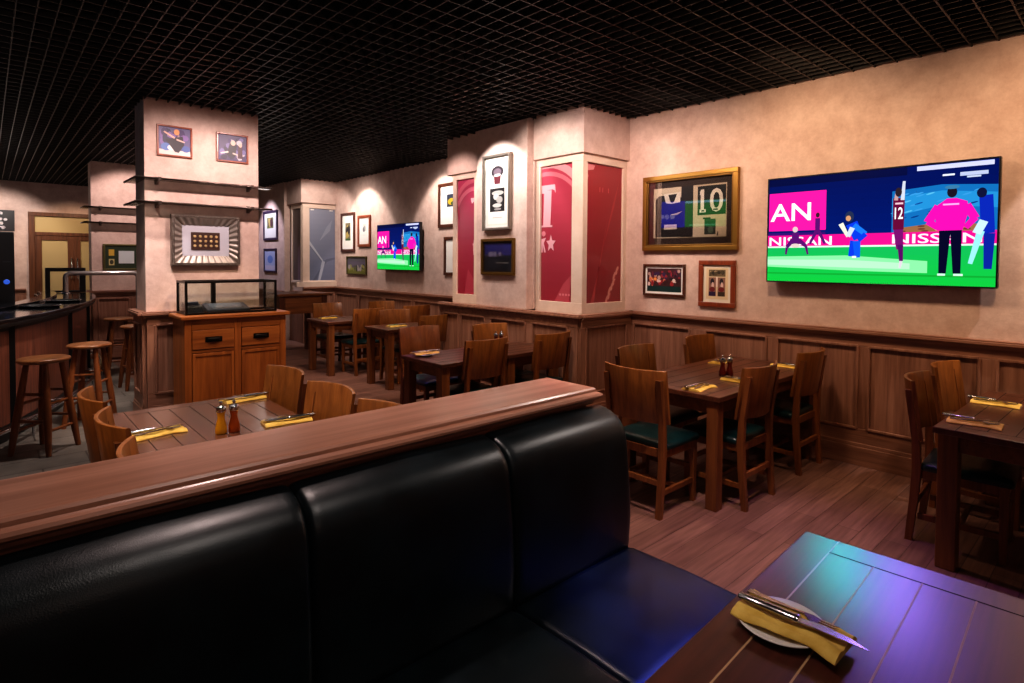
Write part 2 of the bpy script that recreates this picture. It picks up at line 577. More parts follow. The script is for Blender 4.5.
def wains_into(mb, L, panels, ends=(True, True), proj=0.0, depth=0.02, cap=1.10, flip=1):
    """panelled dado in local space: x along 0..L, wall plane at y=0, room towards -y"""
    W, WX = M['wains'], M['wainsx']
    f = -depth
    mb.box(0, L, f, 0, 0.0, cap - 0.04, W)               # field
    t = f - 0.014
    mb.box(0, L, t, f, cap - 0.135, cap - 0.04, WX)      # top rail
    mb.box(0, L, t, f, 0.12, 0.30, WX)                   # bottom rail
    mb.box(0, L, t - 0.012, f, 0.0, 0.15, WX)            # skirting
    mb.box(0, L, t - 0.006, f, 0.15, 0.18, WX)
    xs = [0] + [v for p in panels for v in p] + [L]
    for i in range(0, len(xs), 2):
        if xs[i + 1] - xs[i] > 0.004:
            mb.box(xs[i], xs[i + 1], t, f, 0.30, cap - 0.135, W)
    for a, b in panels:                                   # raised moulding round each panel
        for (p, q) in (((a, 0.30), (b, 0.30)), ((b, 0.30), (b, cap - 0.135)), ((b, cap - 0.135), (a, cap - 0.135)), ((a, cap - 0.135), (a, 0.30))):
            mb.bar((p[0], t - 0.001, p[1]), (q[0], t - 0.001, q[1]), 0.020, 0.018, W, up=(0, 1, 0))
    # chair rail: cove, nosing
    e0 = 0.05 if ends[0] else 0
    e1 = 0.05 if ends[1] else 0
    mb.box(-e0 * 0.5, L + e1 * 0.5, t - 0.016, f, cap - 0.062, cap - 0.035, WX)
    mb.box(-e0, L + e1, t - 0.045, 0.0, cap - 0.035, cap - 0.012, WX)
    mb.box(-e0 * 0.8, L + e1 * 0.8, t - 0.036, 0.0, cap - 0.012, cap, WX)

def wainscot(name, loc, rotz, L, panels, ends=(False, False), cap=1.10):
    mb = MB()
    wains_into(mb, L, panels, ends, cap=cap)
    o = mb.build(name, bevel=0.004)
    o.location = loc
    o.rotation_euler = (0, 0, rotz)
    return struct(o)

# right wall dado, from the projecting pier towards (and past) the camera; local x = -Y
def yspan(y0, lst):
    return [(y0 - a, y0 - b) for a, b in lst]
wainscot('trim_1', (XW, 3.80, 0), R90, 5.9, yspan(3.80, [(3.72, 3.05), (2.87, 2.28), (2.18, 1.54), (1.46, 0.77), (0.67, 0.02), (-0.08, -0.75), (-0.85, -1.5)]))
wainscot('trim_2', (XW, 11.0, 0), R90, 4.85, yspan(11.0, [(10.9, 10.05), (9.95, 9.1), (9.0, 8.15), (8.05, 7.2), (7.1, 6.25)]))
# pier block dado (front face X=4.38, right face Y=3.79)
pd = MB()
pd.T = Matrix.Translation((4.38, 6.15, 0)) @ Matrix.Rotation(R90, 4, 'Z')
wains_into(pd, 2.36, yspan(6.15, [(6.07, 5.76), (5.70, 5.25), (5.13, 4.55), (4.43, 3.93)]), (False, True))
pd.T = Matrix.Translation((4.36, 3.79, 0))
wains_into(pd, 0.86, [(0.08, 0.74)], (False, False))
pd.T = Matrix.Identity(4)
pd.box(4.38, XW, 3.79, 6.15, 0, 1.08, M['wains'])
struct(pd.build('trim_3', bevel=0.004))
wainscot('trim_4', (4.53, 11.0, 0), 0, 0.69, [(0.08, 0.61)], cap=1.10)

# the pier: two boxed corners with red printed panels and a pilaster between
for k, (x_0, y_0, y_1, z_0, z_1, m_) in enumerate(((4.45, 3.825, 4.545, 2.735, 3.75, 'plaster'), (4.51, 3.89, 4.545, 1.10, 2.735, 'paint'), (4.45, 5.43, 6.14, 2.735, 3.75, 'plaster'),
        (4.51, 5.43, 6.08, 1.10, 2.735, 'paint'), (4.37, 4.56, 5.43, 1.10, 3.75, 'plaster'), (4.465, 4.545, 4.56, 1.10, 3.75, 'plaster'))):
    struct(MB().box(x_0, XW, y_0, y_1, z_0, z_1, M[m_]).build('wall_pier', bevel=0.004))

def frame_boxes(mb, w, h, fw, y0, y1, m):
    mb.box(-w / 2, w / 2, y0, y1, h / 2 - fw, h / 2, m)
    mb.box(-w / 2, w / 2, y0, y1, -h / 2, -h / 2 + fw, m)
    mb.box(-w / 2, -w / 2 + fw, y0, y1, -h / 2 + fw, h / 2 - fw, m)
    mb.box(w / 2 - fw, w / 2, y0, y1, -h / 2 + fw, h / 2 - fw, m)

def mural(label, loc, rotz, w, h, L, R, Tp, B, flat, frame_name='casing', cat='wall panel'):
    """printed panel in a cream casing; L/R/Tp/B = casing widths; loc = panel centre"""
    t = thing('mural_panel', label, cat, loc, rotz)
    mb = MB()
    P = M['paint']
    mb.box(-w / 2 - L, w / 2 + R, -0.03, 0, h / 2, h / 2 + Tp, P)
    mb.box(-w / 2 - L, w / 2 + R, -0.03, 0, -h / 2 - B, -h / 2, P)
    mb.box(-w / 2 - L, -w / 2, -0.03, 0, -h / 2, h / 2, P)
    mb.box(w / 2, w / 2 + R, -0.03, 0, -h / 2, h / 2, P)
    mb.build(frame_name, t, bevel=0.004)
    flat.build('printed_sheet', M['mural'], t, (0, -0.004, 0))
    return t

RED, RED2, PINK = (168, 36, 52), (150, 30, 40), (226, 168, 176)
def serif_t(f, cx, y0, y1, w, col, sk=0.0):
    st = w * 0.16
    f.poly([(cx - st, y0 + 0.012), (cx + st, y0 + 0.012), (cx + st + sk, y1), (cx - st + sk, y1)], col)
    f.poly([(cx - st * 2.1, y0), (cx + st * 2.1, y0), (cx + st * 2.0, y0 + 0.016), (cx - st * 2.0, y0 + 0.016)], col)
    f.poly([(cx - w / 2 + sk, y1 - 0.05), (cx + w / 2 + sk, y1 - 0.05), (cx + w / 2 + sk, y1), (cx - w / 2 + sk, y1)], col)
    for s_ in (-1, 1):
        f.poly([(cx + s_ * w / 2 + sk, y1 - 0.085), (cx + s_ * (w / 2 - 0.06) + sk, y1 - 0.04), (cx + s_ * (w / 2 - 0.02) + sk, y1), (cx + s_ * w / 2 + sk, y1)], col)
def star(f, cx, cy, r, col, asp):
    pts = []
    for k in range(10):
        a = PI / 2 + k * PI / 5
        q = r if k % 2 == 0 else r * 0.45
        pts.append((cx + q * math.cos(a), cy + q * math.sin(a) * asp))
    f.poly(pts, col)
def arc_band(f, cx, cy, r0, r1, a0, a1, col, asp, n=12, clip=True):
    for k in range(n):
        a, b = a0 + (a1 - a0) * k / n, a0 + (a1 - a0) * (k + 1) / n
        p = [(cx + r0 * math.cos(a), cy + r0 * math.sin(a) * asp), (cx + r1 * math.cos(a), cy + r1 * math.sin(a) * asp),
             (cx + r1 * math.cos(b), cy + r1 * math.sin(b) * asp), (cx + r0 * math.cos(b), cy + r0 * math.sin(b) * asp)]
        if clip:
            p = [(min(max(u, 0.003), 0.997), min(max(v, 0.003), 0.997)) for u, v in p]
        f.poly(p, col)

# front-facing red panel of the near boxed corner (looks along -X)
fl = Flat(0.462, 1.455)
fl.grad(0, 0, 1, 1, (150, 46, 60), (178, 62, 84), 14)
arc_band(fl, 0.15, 0.55, 1.18, 1.28, 0.35, 1.7, (206, 112, 124), 0.32)
arc_band(fl, 0.15, 0.60, 1.20, 1.38, 0.35, 1.7, (214, 146, 150), 0.32)
fl.poly([(0.003, 0.86), (0.003, 0.80), (0.12, 0.80), (0.16, 0.82), (0.36, 0.825), (0.43, 0.815), (0.44, 0.80), (0.46, 0.80), (0.44, 0.86)], PINK)
fl.poly([(0.06, 0.555), (0.30, 0.555), (0.33, 0.82), (0.09, 0.82)], PINK)
fl.poly([(0.003, 0.548), (0.36, 0.548), (0.36, 0.562), (0.003, 0.562)], PINK)
star(fl, 0.32, 0.425, 0.16, PINK, 0.42)
fl.poly([(0.003, 0.36), (0.06, 0.36), (0.06, 0.42), (0.10, 0.36), (0.16, 0.36), (0.09, 0.43), (0.16, 0.47), (0.003, 0.46)], PINK)
fl.ell(0.08, 0.50, 0.07, 0.02, (214, 130, 140))
fl.poly([(0.45, 0.003), (0.90, 0.003), (0.97, 0.20), (0.72, 0.13)], (182, 76, 88))
for k in range(4):
    fl.rect(0.60 + k * 0.09, 0.045, 0.66 + k * 0.09, 0.06, (214, 130, 140))
mural('narrow red printed panel with pale letter T and star on the corner pier', (4.51, 4.236, 1.93), R90, 0.462, 1.455, 0.06, 0.15, 0.085, 0.12, fl)
# right-hand face (looks along -Y)
fr = Flat(0.60, 1.455)
fr.grad(0, 0, 1, 1, (138, 46, 52), (152, 44, 54), 10)
arc_band(fr, -0.25, 0.60, 0.42, 0.52, 0.9, 1.5, (200, 100, 108), 0.75)
fr.poly([(0.003, 0.94), (0.20, 0.955), (0.24, 0.985), (0.003, 0.99)], (208, 128, 132))
fr.poly([(0.15, 0.003), (0.42, 0.30), (0.60, 0.62), (0.40, 0.30), (0.24, 0.003)], (176, 66, 70))
fr.poly([(0.50, 0.42), (0.78, 0.70), (0.92, 0.90), (0.74, 0.72)], (172, 58, 62))
for k in range(7):
    u = 0.60 + 0.045 * k + 0.02 * math.sin(k * 2.2)
    v = 0.02 + 0.028 * k + 0.004 * k * k * 0.3
    fr.ell(min(u, 0.93), v, 0.055, 0.024, (206, 140, 130), 10, 0.5)
    fr.ell(min(u + 0.03, 0.95), v - 0.006, 0.026, 0.012, (160, 60, 60), 8, 0.5)
for u in (0.36, 0.44, 0.60):
    fr.rect(u, 0.80, u + 0.02, 0.835, (196, 90, 96))
mural('broad red printed panel with a pale scroll, right face of the corner pier', (4.862, 3.89, 1.925), 0, 0.60, 1.455, 0.053, 0.06, 0.085, 0.12, fr)
# far boxed corner
ff = Flat(0.36, 1.455)
ff.grad(0, 0, 1, 1, (146, 40, 58), (168, 54, 88), 14)
arc_band(ff, 0.9, 0.62, 1.0, 1.14, 1.3, 2.6, (200, 104, 124), 0.27)
arc_band(ff, 0.9, 0.66, 1.1, 1.26, 1.3, 2.6, (190, 92, 112), 0.27)
ff.poly([(0.74, 0.83), (0.997, 0.83), (0.997, 0.75), (0.93, 0.75), (0.92, 0.80), (0.80, 0.78)], PINK)
star(ff, 0.92, 0.42, 0.08, PINK, 0.7)
ff.poly([(0.90, 0.34), (0.997, 0.34), (0.997, 0.47), (0.88, 0.42)], PINK)
ff.poly([(0.4, 0.003), (0.9, 0.003), (0.97, 0.12), (0.6, 0.22)], (170, 62, 80))
mural('narrow red printed panel behind the pilaster, cut off letters at its edge', (4.51, 5.80, 1.935), R90, 0.36, 1.455, 0.08, 0.17, 0.075, 0.12, ff)

# far boxed corner with grey printed panel
for args in ((4.50, XW, 10.97, 11.7, 2.735, 3.75, M['plaster']), (4.58, XW, 11.05, 11.7, 1.0, 2.735, M['paint']), (4.55, XW, 11.0, 11.7, 0, 1.0, M['wains']), (4.40, XW, 10.96, 11.05, 1.10, 1.20, M['paint'])):
    struct(MB().box(*args).build('wall_alcove', bevel=0.004))
fg = Flat(0.60, 1.42)
fg.grad(0, 0, 1, 1, (106, 114, 138), (140, 146, 164), 14)
fg.poly([(0.003, 0.50), (0.003, 0.56), (0.46, 0.29), (0.50, 0.24)], (176, 182, 194))
fg.poly([(0.003, 0.49), (0.003, 0.50), (0.50, 0.24), (0.46, 0.25)], (80, 86, 108))
fg.poly([(0.46, 0.26), (0.60, 0.30), (0.997, 0.33), (0.997, 0.31), (0.60, 0.26), (0.54, 0.22)], (98, 104, 126))
fg.poly([(0.44, 0.28), (0.54, 0.26), (0.38, 0.003), (0.30, 0.003)], (166, 172, 188))
fg.poly([(0.12, 0.003), (0.40, 0.18), (0.46, 0.24), (0.24, 0.003)], (92, 98, 120))
fg.poly([(0.35, 0.55), (0.60, 0.75), (0.80, 0.86), (0.72, 0.70)], (150, 156, 174))
for u in (0.05, 0.70):
    fg.rect(u, 0.975, u + 0.12, 0.99, (236, 232, 224))
mural('grey blue printed panel with pale crossing strokes in the far corner', (4.985, 11.05, 1.93), 0, 0.60, 1.42, 0.14, 0.05, 0.09, 0.05, fg)
fs = Flat(0.42, 1.42)
fs.grad(0, 0, 1, 1, (70, 62, 66), (92, 80, 78), 10)
fs.poly([(0.55, 0.003), (0.997, 0.003), (0.997, 0.55), (0.60, 0.45)], (110, 94, 112))
mural('dark narrow printed panel around the side of the far corner box', (4.58, 11.36, 1.93), R90, 0.42, 1.42, 0.06, 0.06, 0.09, 0.05, fs)

# ------------------------------------------------------------------ pillars with dado
def pillar(name, x0, x1, y0, y1, panels):
    mb = MB()
    mb.box(x0, x1, y0, y1, 1.0, 3.75, M['plaster'])
    w = x1 - x0
    d = y1 - y0
    e = 0.0
    mb.T = Matrix.Translation((x0, y0, 0))
    wains_into(mb, w, panels, (True, True), cap=1.11)
    mb.T = Matrix.Translation((x0, y1, 0)) @ Matrix.Rotation(R90, 4, 'Z')
    wains_into(mb, d, [(0.08, d - 0.08)], (True, True), cap=1.11)
    mb.T = Matrix.Translation((x1, y0, 0)) @ Matrix.Rotation(PI / 2, 4, 'Z')
    wains_into(mb, d, [(0.08, d - 0.08)], (True, True), cap=1.11)
    mb.T = Matrix.Identity(4)
    return struct(mb.build(name, bevel=0.003))
pillar('wall_pillar', 1.152, 2.227, 6.59, 7.04, [(0.075, 0.52), (0.6, 1.0)])
pillar('wall_pillar.001', 1.255, 2.35, 11.42, 11.72, [(0.08, 0.5), (0.58, 1.0)])

# back wall dado + door
wainscot('trim_5', (-6, 15.5, 0), 0, 6.6, [(0.1 + k * 0.8, 0.8 + k * 0.8) for k in range(8)], cap=1.0)
wainscot('trim_6', (2.15, 15.5, 0), 0, 2.3, [(0.1, 0.8), (0.9, 1.5), (1.6, 2.2)], cap=1.0)
wainscot('trim_7', (4.45, 15.5, 0), R90, 3.8, [(0.1 + k * 0.75, 0.75 + k * 0.75) for k in range(5)], cap=1.0)

door = bpy.data.objects.new('door_1', None)
C.objects.link(door)
door.location = (0.65, 15.5, 0)
struct(door)
mb = MB()
D = M['doorwood']
mb.box(0, 0.10, -0.06, 0, 0, 2.58, D).box(1.40, 1.50, -0.06, 0, 0, 2.58, D)
mb.box(0, 1.5, -0.065, 0, 2.50, 2.58, D).box(0.1, 1.4, -0.06, 0, 2.10, 2.17, D)
mb.build('door_frame', door, bevel=0.005)
MB().box(0.1, 1.4, -0.02, 0, 2.17, 2.50, M['doorglass']).build('transom_pane', door)
for i, a in enumerate((0.10, 0.75)):
    mb = MB()
    b = a + 0.65
    mb.box(a, a + 0.11, -0.045, -0.005, 0, 2.10, D).box(b - 0.11, b, -0.045, -0.005, 0, 2.10, D)
    mb.box(a + 0.11, b - 0.11, -0.045, -0.005, 2.0, 2.10, D).box(a + 0.11, b - 0.11, -0.045, -0.005, 0, 0.28, D)
    leaf = mb.build('door_leaf', door, bevel=0.004)
    MB().box(a + 0.11, b - 0.11, -0.025, -0.015, 0.28, 2.0, M['doorglass']).build('pane', leaf)
    hx = b - 0.05 if i == 0 else a + 0.05
    MB().tube([(hx, -0.045, 1.2), (hx, -0.10, 1.2), (hx, -0.10, 1.62), (hx, -0.045, 1.62)], 0.013, M['chrome'], 10).build('door_handle', leaf)

# ------------------------------------------------------------------ low booth partition + bench
pt = thing('booth_partition', 'low wooden partition with a broad moulded oak ledge behind the black bench', 'partition', (0, 0, 0))
MB().box(-1.6, 1.872, 1.576, 1.80, 0, 1.05, M['ledge']).build('panel_wall', pt, bevel=0.003)
mb = MB()
prof = [(1.565, 1.100), (1.555, 1.0985), (1.549, 1.092), (1.547, 1.082), (1.541, 1.079), (1.531, 1.076), (1.526, 1.068), (1.527, 1.060),
        (1.534, 1.054), (1.545, 1.052), (1.552, 1.046), (1.555, 1.036), (1.560, 1.030), (1.573, 1.026), (1.578, 1.016), (1.58, 1.0), (1.60, 1.0)]
x1, x0 = 1.845, -1.6
def endcap_sec(o):
    # o: distance outwards beyond the right end; mitred return
    return o
# front moulding (mitred at the right-hand end)
full = prof + [(1.80, 1.0), (1.80, 1.0)]
front_r, front_l, back_r, back_l = [], [], [], []
for (yy, zz) in prof:
    o = 1.60 - yy
    front_l.append((x0, yy, zz))
    front_r.append((x1 + o, yy, zz))
    back_r.append((x1 + o, 1.785 + o, zz))
    back_l.append((x0, 1.785 + o, zz))
mb.loft([front_l, front_r, back_r, back_l], M['ledge'], smooth=False, close=False)
mb.add([front_l[0], front_r[0], back_r[0], back_l[0]], [(0, 1, 2, 3)], M['ledge'])
mb.build('ledge', pt)

bench = thing('booth_bench', 'black leather booth bench with tall padded back and blue lit seat', 'bench', (0, 0, 0))
cuts = [1.935, 1.292, 0.600, -0.092, -0.78, -1.47]
bp = [(1.395, 0.42), (1.385, 0.50), (1.380, 0.60), (1.386, 0.72), (1.396, 0.82), (1.402, 0.88), (1.409, 0.925), (1.420, 0.955), (1.437, 0.979), (1.460, 0.998),
      (1.490, 1.012), (1.525, 1.021), (1.552, 1.023), (1.570, 1.016), (1.573, 0.98), (1.574, 0.90), (1.574, 0.60), (1.574, 0.42)]
cyp, czp = 1.49, 0.70
for i in range(5):
    xr, xl = cuts[i], cuts[i + 1]
    secs = []
    W = xr - xl
    rr = 0.035
    for t, k in ((0.0, 0.93), (0.003, 0.962), (0.009, 0.982), (0.018, 0.994), (0.04, 1.0), (W / 2, 1.016), (W - 0.04, 1.0), (W - 0.018, 0.994), (W - 0.009, 0.982), (W - 0.003, 0.962), (W, 0.93)):
        off = (1 - k) * 0.32
        sec = []
        for j, (yy, zz) in enumerate(bp):
            dy, dz = yy - 1.49, zz - max(min(zz, 0.93), 0.42)
            if zz > 0.90:
                c = Vector((1.492, 0.93))
                d = Vector((yy, zz)) - c
                L = d.length
                d = d.normalized() * (L - off)
                sec.append((xl + t, c.x + d.x, c.y + d.y))
            else:
                sy = 1 if yy < 1.49 else 0
                sec.append((xl + t, yy + sy * off, zz))
        secs.append(sec)
    mb = MB()
    mb.loft(secs, M['bench'], True, True, True)
    mb.build('back_cushion', bench)
    # seat cushion
    secs = []
    for t, off in ((0, 0.022), (0.004, 0.010), (0.014, 0.003), (0.03, 0.0), (W / 2, -0.008), (W - 0.03, 0.0), (W - 0.014, 0.003), (W - 0.004, 0.010), (W, 0.022)):
        z1 = 0.475 - off
        sec = [(xl + t, 1.40, 0.34), (xl + t, 1.41, z1 - 0.01), (xl + t, 1.36, z1), (xl + t, 1.1, z1 + 0.004), (xl + t, 0.93, z1 - 0.002),
               (xl + t, 0.885, z1 - 0.015), (xl + t, 0.862, z1 - 0.045), (xl + t, 0.86, z1 - 0.09), (xl + t, 0.87, 0.34)]
        secs.append(sec)
    MB().loft(secs, M['bench'], True, True, True).build('seat_cushion', bench)
MB().box(-1.47, 1.90, 0.92, 1.57, 0.0, 0.345, M['black']).build('base', bench, bevel=0.004)

# ------------------------------------------------------------------ tables
def table_parts(t, L, W, H=0.76, leg=0.085, inset=0.02, plank='x', border=0.10, pitch=0.112, groove=None, glow=None, th=0.035):
    """table local frame: x 0..L, y 0..W"""
    gm = groove or M['groove']
    mb = MB()
    mb.box(0, L, 0, W, H - th, H, glow or M['top'])  # tabletop wood, overridden by the caller's material if given
    top = mb.build('tabletop', t, bevel=0.005)
    mb = MB()
    q = 0.0022
    zt = H - 0.0006
    if plank == 'x':
        mb.box(border - q, border + q, border, W - border, zt, H + 0.0004, M['groove'])
        mb.box(L - border - q, L - border + q, border, W - border, zt, H + 0.0004, M['groove'])
        n = max(1, round((W - 2 * border) / pitch))
        for k in range(n + 1):
            yy = border + (W - 2 * border) * k / n
            ends = (0.0, L) if k in (0, n) else (border, L - border)
            mb.box(ends[0], ends[1], yy - q, yy + q, zt, H + 0.0004, gm)
    else:
        mb.box(border, L - border, border - q, border + q, zt, H + 0.0004, M['groove'])
        mb.box(border, L - border, W - border - q, W - border + q, zt, H + 0.0004, M['groove'])
        n = max(1, round((L - 2 * border) / pitch))
        for k in range(n + 1):
            xx = border + (L - 2 * border) * k / n
            ends = (0.0, W) if k in (0, n) else (border, W - border)
            mb.box(xx - q, xx + q, ends[0], ends[1], zt, H + 0.0004, gm)
    mb.build('plank_joints', top)
    ap = MB()
    a = inset + leg * 0.25
    for (x_0, x_1, y_0, y_1) in ((a, L - a, a, a + 0.025), (a, L - a, W - a - 0.025, W - a), (a, a + 0.025, a, W - a), (L - a - 0.025, L - a, a, W - a)):
        ap.box(x_0, x_1, y_0, y_1, H - th - 0.09, H - th, M['legx'])
    ap.build('apron', t, bevel=0.003)
    for lx in (inset, L - inset - leg):
        for ly in (inset, W - inset - leg):
            mb = MB()
            mb.box(lx, lx + leg, ly, ly + leg, 0, H - th, M['leg'])
            mb.build('leg', t, bevel=0.006)
    return t

def table(label, loc, L, W, rotz=0.0, **kw):
    t = thing('dining_table', label, 'table', loc, rotz)
    return table_parts(t, L, W, **kw)

topx = M['top']
topy = wood('table_top_wood_y', rgb(70, 42, 30), rgb(120, 76, 56), 'y', 0.26, 0.8, 0.3, 0.1)
gloss = wood('table_top_glossy', rgb(50, 24, 18), rgb(96, 50, 38), 'x', 0.34, 0.8, 0.45, 0.0)
for mm in (gloss,):
    mm.node_tree.nodes['Principled BSDF'].inputs['Coat Roughness'].default_value = 0.3
    mm.node_tree.nodes['Principled BSDF'].inputs['Coat Weight'].default_value = 1.0
    mm.node_tree.nodes['Principled BSDF'].inputs['Coat IOR'].default_value = 1.55
    mm.node_tree.nodes['Principled BSDF'].inputs['Specular IOR Level'].default_value = 0.25

table('glossy dark plank table in the foreground beside the black bench', (0.72, -0.115, 0), 1.275, 0.78, math.radians(2.6), groove=M['inlay'], glow=gloss)
table('long plank table behind the oak ledge with three chairs down each side', (0.462, 2.02, 0), 0.826, 1.86, plank='y', glow=topy)
table('dark table under the jersey frame, with dark red shakers', (3.47, 1.82, 0), 1.65, 0.80, leg=0.08)
table('dark table at the right edge under the large television', (3.715, -0.02, 0), 1.36, 0.765, math.radians(-1.5), leg=0.09)
table('square table beyond the end of the ledge, blue seat tucked under', (2.80, 3.94, 0), 0.74, 0.64)
table('square table against the corner pier dado, with chrome topped shakers', (3.555, 3.94, 0), 0.72, 0.64)
table('square table halfway down the room, below the small television', (3.68, 6.32, 0), 0.80, 0.60)
table('square table at the far end of the room, left of the two', (3.50, 7.62, 0), 0.86, 0.74)
table('square table at the far end against the wall dado', (4.38, 7.62, 0), 0.74, 0.74)

# ------------------------------------------------------------------ chairs
def make_chair():
    t = thing('dining_chair', '', 'chair')
    CW = M['chair']
    hw = 0.21
    # seat frame
    mb = MB()
    mb.box(-hw, hw, 0.17, 0.20, 0.375, 0.43, CW).box(-hw, hw, -0.21, -0.185, 0.375, 0.43, CW)
    mb.box(-hw, -hw + 0.025, -0.185, 0.17, 0.375, 0.43, CW).box(hw - 0.025, hw, -0.185, 0.17, 0.375, 0.43, CW)
    mb.build('seat_frame', t, bevel=0.004)
    # seat pad, soft edges
    mb = MB()
    secs = []
    for z, o in ((0.428, 0.0), (0.442, -0.004), (0.458, 0.0), (0.468, 0.012), (0.474, 0.04), (0.477, 0.10)):
        sec = []
        x_, y0_, y1_ = 0.222 - o, -0.195 + o, 0.222 - o
        for cx_, cy_, a0 in ((x_ - 0.03, y1_ - 0.03, 0), (-x_ + 0.03, y1_ - 0.03, PI / 2), (-x_ + 0.03, y0_ + 0.03, PI), (x_ - 0.03, y0_ + 0.03, 1.5 * PI)):
            for k in range(4):
                a = a0 + k * PI / 6
                sec.append((cx_ + 0.03 * math.cos(a), cy_ + 0.03 * math.sin(a), z))
        secs.append(sec)
    mb.loft(secs, M['green'])
    mb.build('seat', t)
    for sx in (-1, 1):                                    # front legs
        MB().hexa([(sx * 0.19 - 0.017, 0.165, 0), (sx * 0.19 + 0.017, 0.165, 0), (sx * 0.19 + 0.017, 0.20, 0), (sx * 0.19 - 0.017, 0.20, 0)],
                  [(sx * 0.19 - 0.021, 0.16, 0.43), (sx * 0.19 + 0.021, 0.16, 0.43), (sx * 0.19 + 0.021, 0.202, 0.43), (sx * 0.19 - 0.021, 0.202, 0.43)], CW).build('leg', t, bevel=0.003)
    for sx in (-1, 1):                                    # rear legs run up as posts
        mb = MB()
        secs = []
        for z, yy, d in ((0, -0.245, 0.036), (0.25, -0.222, 0.044), (0.43, -0.212, 0.046), (0.60, -0.220, 0.040), (0.885, -0.262, 0.034)):
            cx_ = sx * 0.205
            secs.append([(cx_ - 0.019, yy - d / 2, z), (cx_ + 0.019, yy - d / 2, z), (cx_ + 0.019, yy + d / 2, z), (cx_ - 0.019, yy + d / 2, z)])
        mb.loft(secs, CW, smooth=False)
        mb.build('leg', t, bevel=0.003)
    # curved plywood back
    mb = MB()
    n = 14
    secs = []
    for k in range(n + 1):
        u = -1 + 2 * k / n
        xx = u * 0.24
        yc = -0.075 * (1 - u * u)
        sec = []
        for z, lean in ((0.60, -0.196), (0.945, -0.246)):
            sec.append((xx, yc + lean, z))
        for z, lean in ((0.945, -0.246), (0.60, -0.196)):
            sec.append((xx, yc + lean + 0.018, z))
        secs.append(sec)
    mb.loft(secs, M['chairback'], smooth=False)
    o = mb.build('backrest', t, bevel=0.004)
    for p in o.data.polygons:
        p.use_smooth = abs(p.normal.z) < 0.5
    for sx in (-1, 1):
        MB().box(sx * 0.19 - 0.011, sx * 0.19 + 0.011, -0.205, 0.17, 0.13, 0.165, CW).build('stretcher', t, bevel=0.003)
    MB().box(-0.18, 0.18, -0.02, 0.005, 0.135, 0.16, CW).build('stretcher', t, bevel=0.003)
    MB().box(-0.19, 0.19, -0.235, -0.213, 0.20, 0.235, CW).build('stretcher', t, bevel=0.003)
    MB().box(-0.18, 0.18, 0.172, 0.192, 0.22, 0.25, CW).build('stretcher', t, bevel=0.003)
    return t

R = math.radians
chairs = [
    # x, y, facing angle (0 = +Y), label, group
    (0.646, 3.565, -90, 'far left curved wooden chair at the long plank table behind the ledge', 'chairs at the long table'),
    (0.65, 2.99, -90, 'middle left curved chair nearest the napkin, long table behind the ledge', 'chairs at the long table'),
    (0.646, 2.38, -90, 'near left chair, only the tip of its back showing over the ledge', 'chairs at the long table'),
    (1.128, 3.575, 94, 'far right chair at the long table, in front of the sideboard', 'chairs at the long table'),
    (1.128, 2.93, 94, 'middle right honey brown chair back at the long table behind the ledge', 'chairs at the long table'),
    (1.135, 2.36, 92, 'near right chair at the long table, mostly hidden by the ledge', 'chairs at the long table'),
    (3.375, 2.24, -90, 'wooden chair with green seat at the left end of the shaker table, seen from behind', 'chairs at the table under the jersey'),
    (3.865, 1.975, 0, 'wooden chair nearest the camera at the shaker table, its back curved away', 'chairs at the table under the jersey'),
    (4.80, 1.995, 0, 'wooden chair at the right of the shaker table, close to the wall', 'chairs at the table under the jersey'),
    (3.90, 2.535, 180, 'chair on the far side of the shaker table, beside the corner pier', 'chairs at the table under the jersey'),
    (4.90, 2.535, 180, 'dark chair on the far side of the shaker table, behind a yellow napkin', 'chairs at the table under the jersey'),
    (4.24, 0.67, 183, 'dark chair with blue lit seat at the right edge table', 'chairs at the right edge table'),
    (4.86, 0.66, 175.7, 'chair by the wall dado at the right edge table, behind another chair', 'chairs at the right edge table'),
    (3.30, 4.80, 180, 'chair facing the camera across the square table, a plate before it', 'chairs at the two square tables'),
    (3.26, 4.135, 0, 'chair seen from behind at the square tables, left of the two by the ledge end', 'chairs at the two square tables'),
    (4.03, 4.06, 0, 'chair seen from behind next to the corner pier dado', 'chairs at the two square tables'),
    (4.03, 4.535, 180, 'chair facing the camera behind the chrome topped shakers', 'chairs at the two square tables'),
    (4.19, 6.27, 0, 'dark chair seen from behind at the halfway square table', 'chairs down the room'),
    (4.18, 6.76, 180, 'chair facing the camera at the halfway square table, behind a napkin', 'chairs down the room'),
    (4.87, 7.74, 0, 'dark chair seen from behind by the far wall dado', 'chairs down the room'),
    (4.03, 7.68, 0, 'chair with green seat seen from behind at the far square table', 'chairs down the room'),
    (4.00, 8.50, 180, 'farthest chair facing the camera, at the far left square table', 'chairs down the room'),
    (4.88, 8.35, 180, 'farthest chair by the wall dado, half hidden', 'chairs down the room'),
]
ch0 = make_chair()
for i, (x, y, a, lab, grp) in enumerate(chairs):
    if i == 0:
        ch0.location = (x, y, 0)
        ch0.rotation_euler = (0, 0, R(a))
        ch0['label'] = lab
        ch0['group'] = grp
    else:
        dup(ch0, (x, y, 0), R(a), lab, grp)

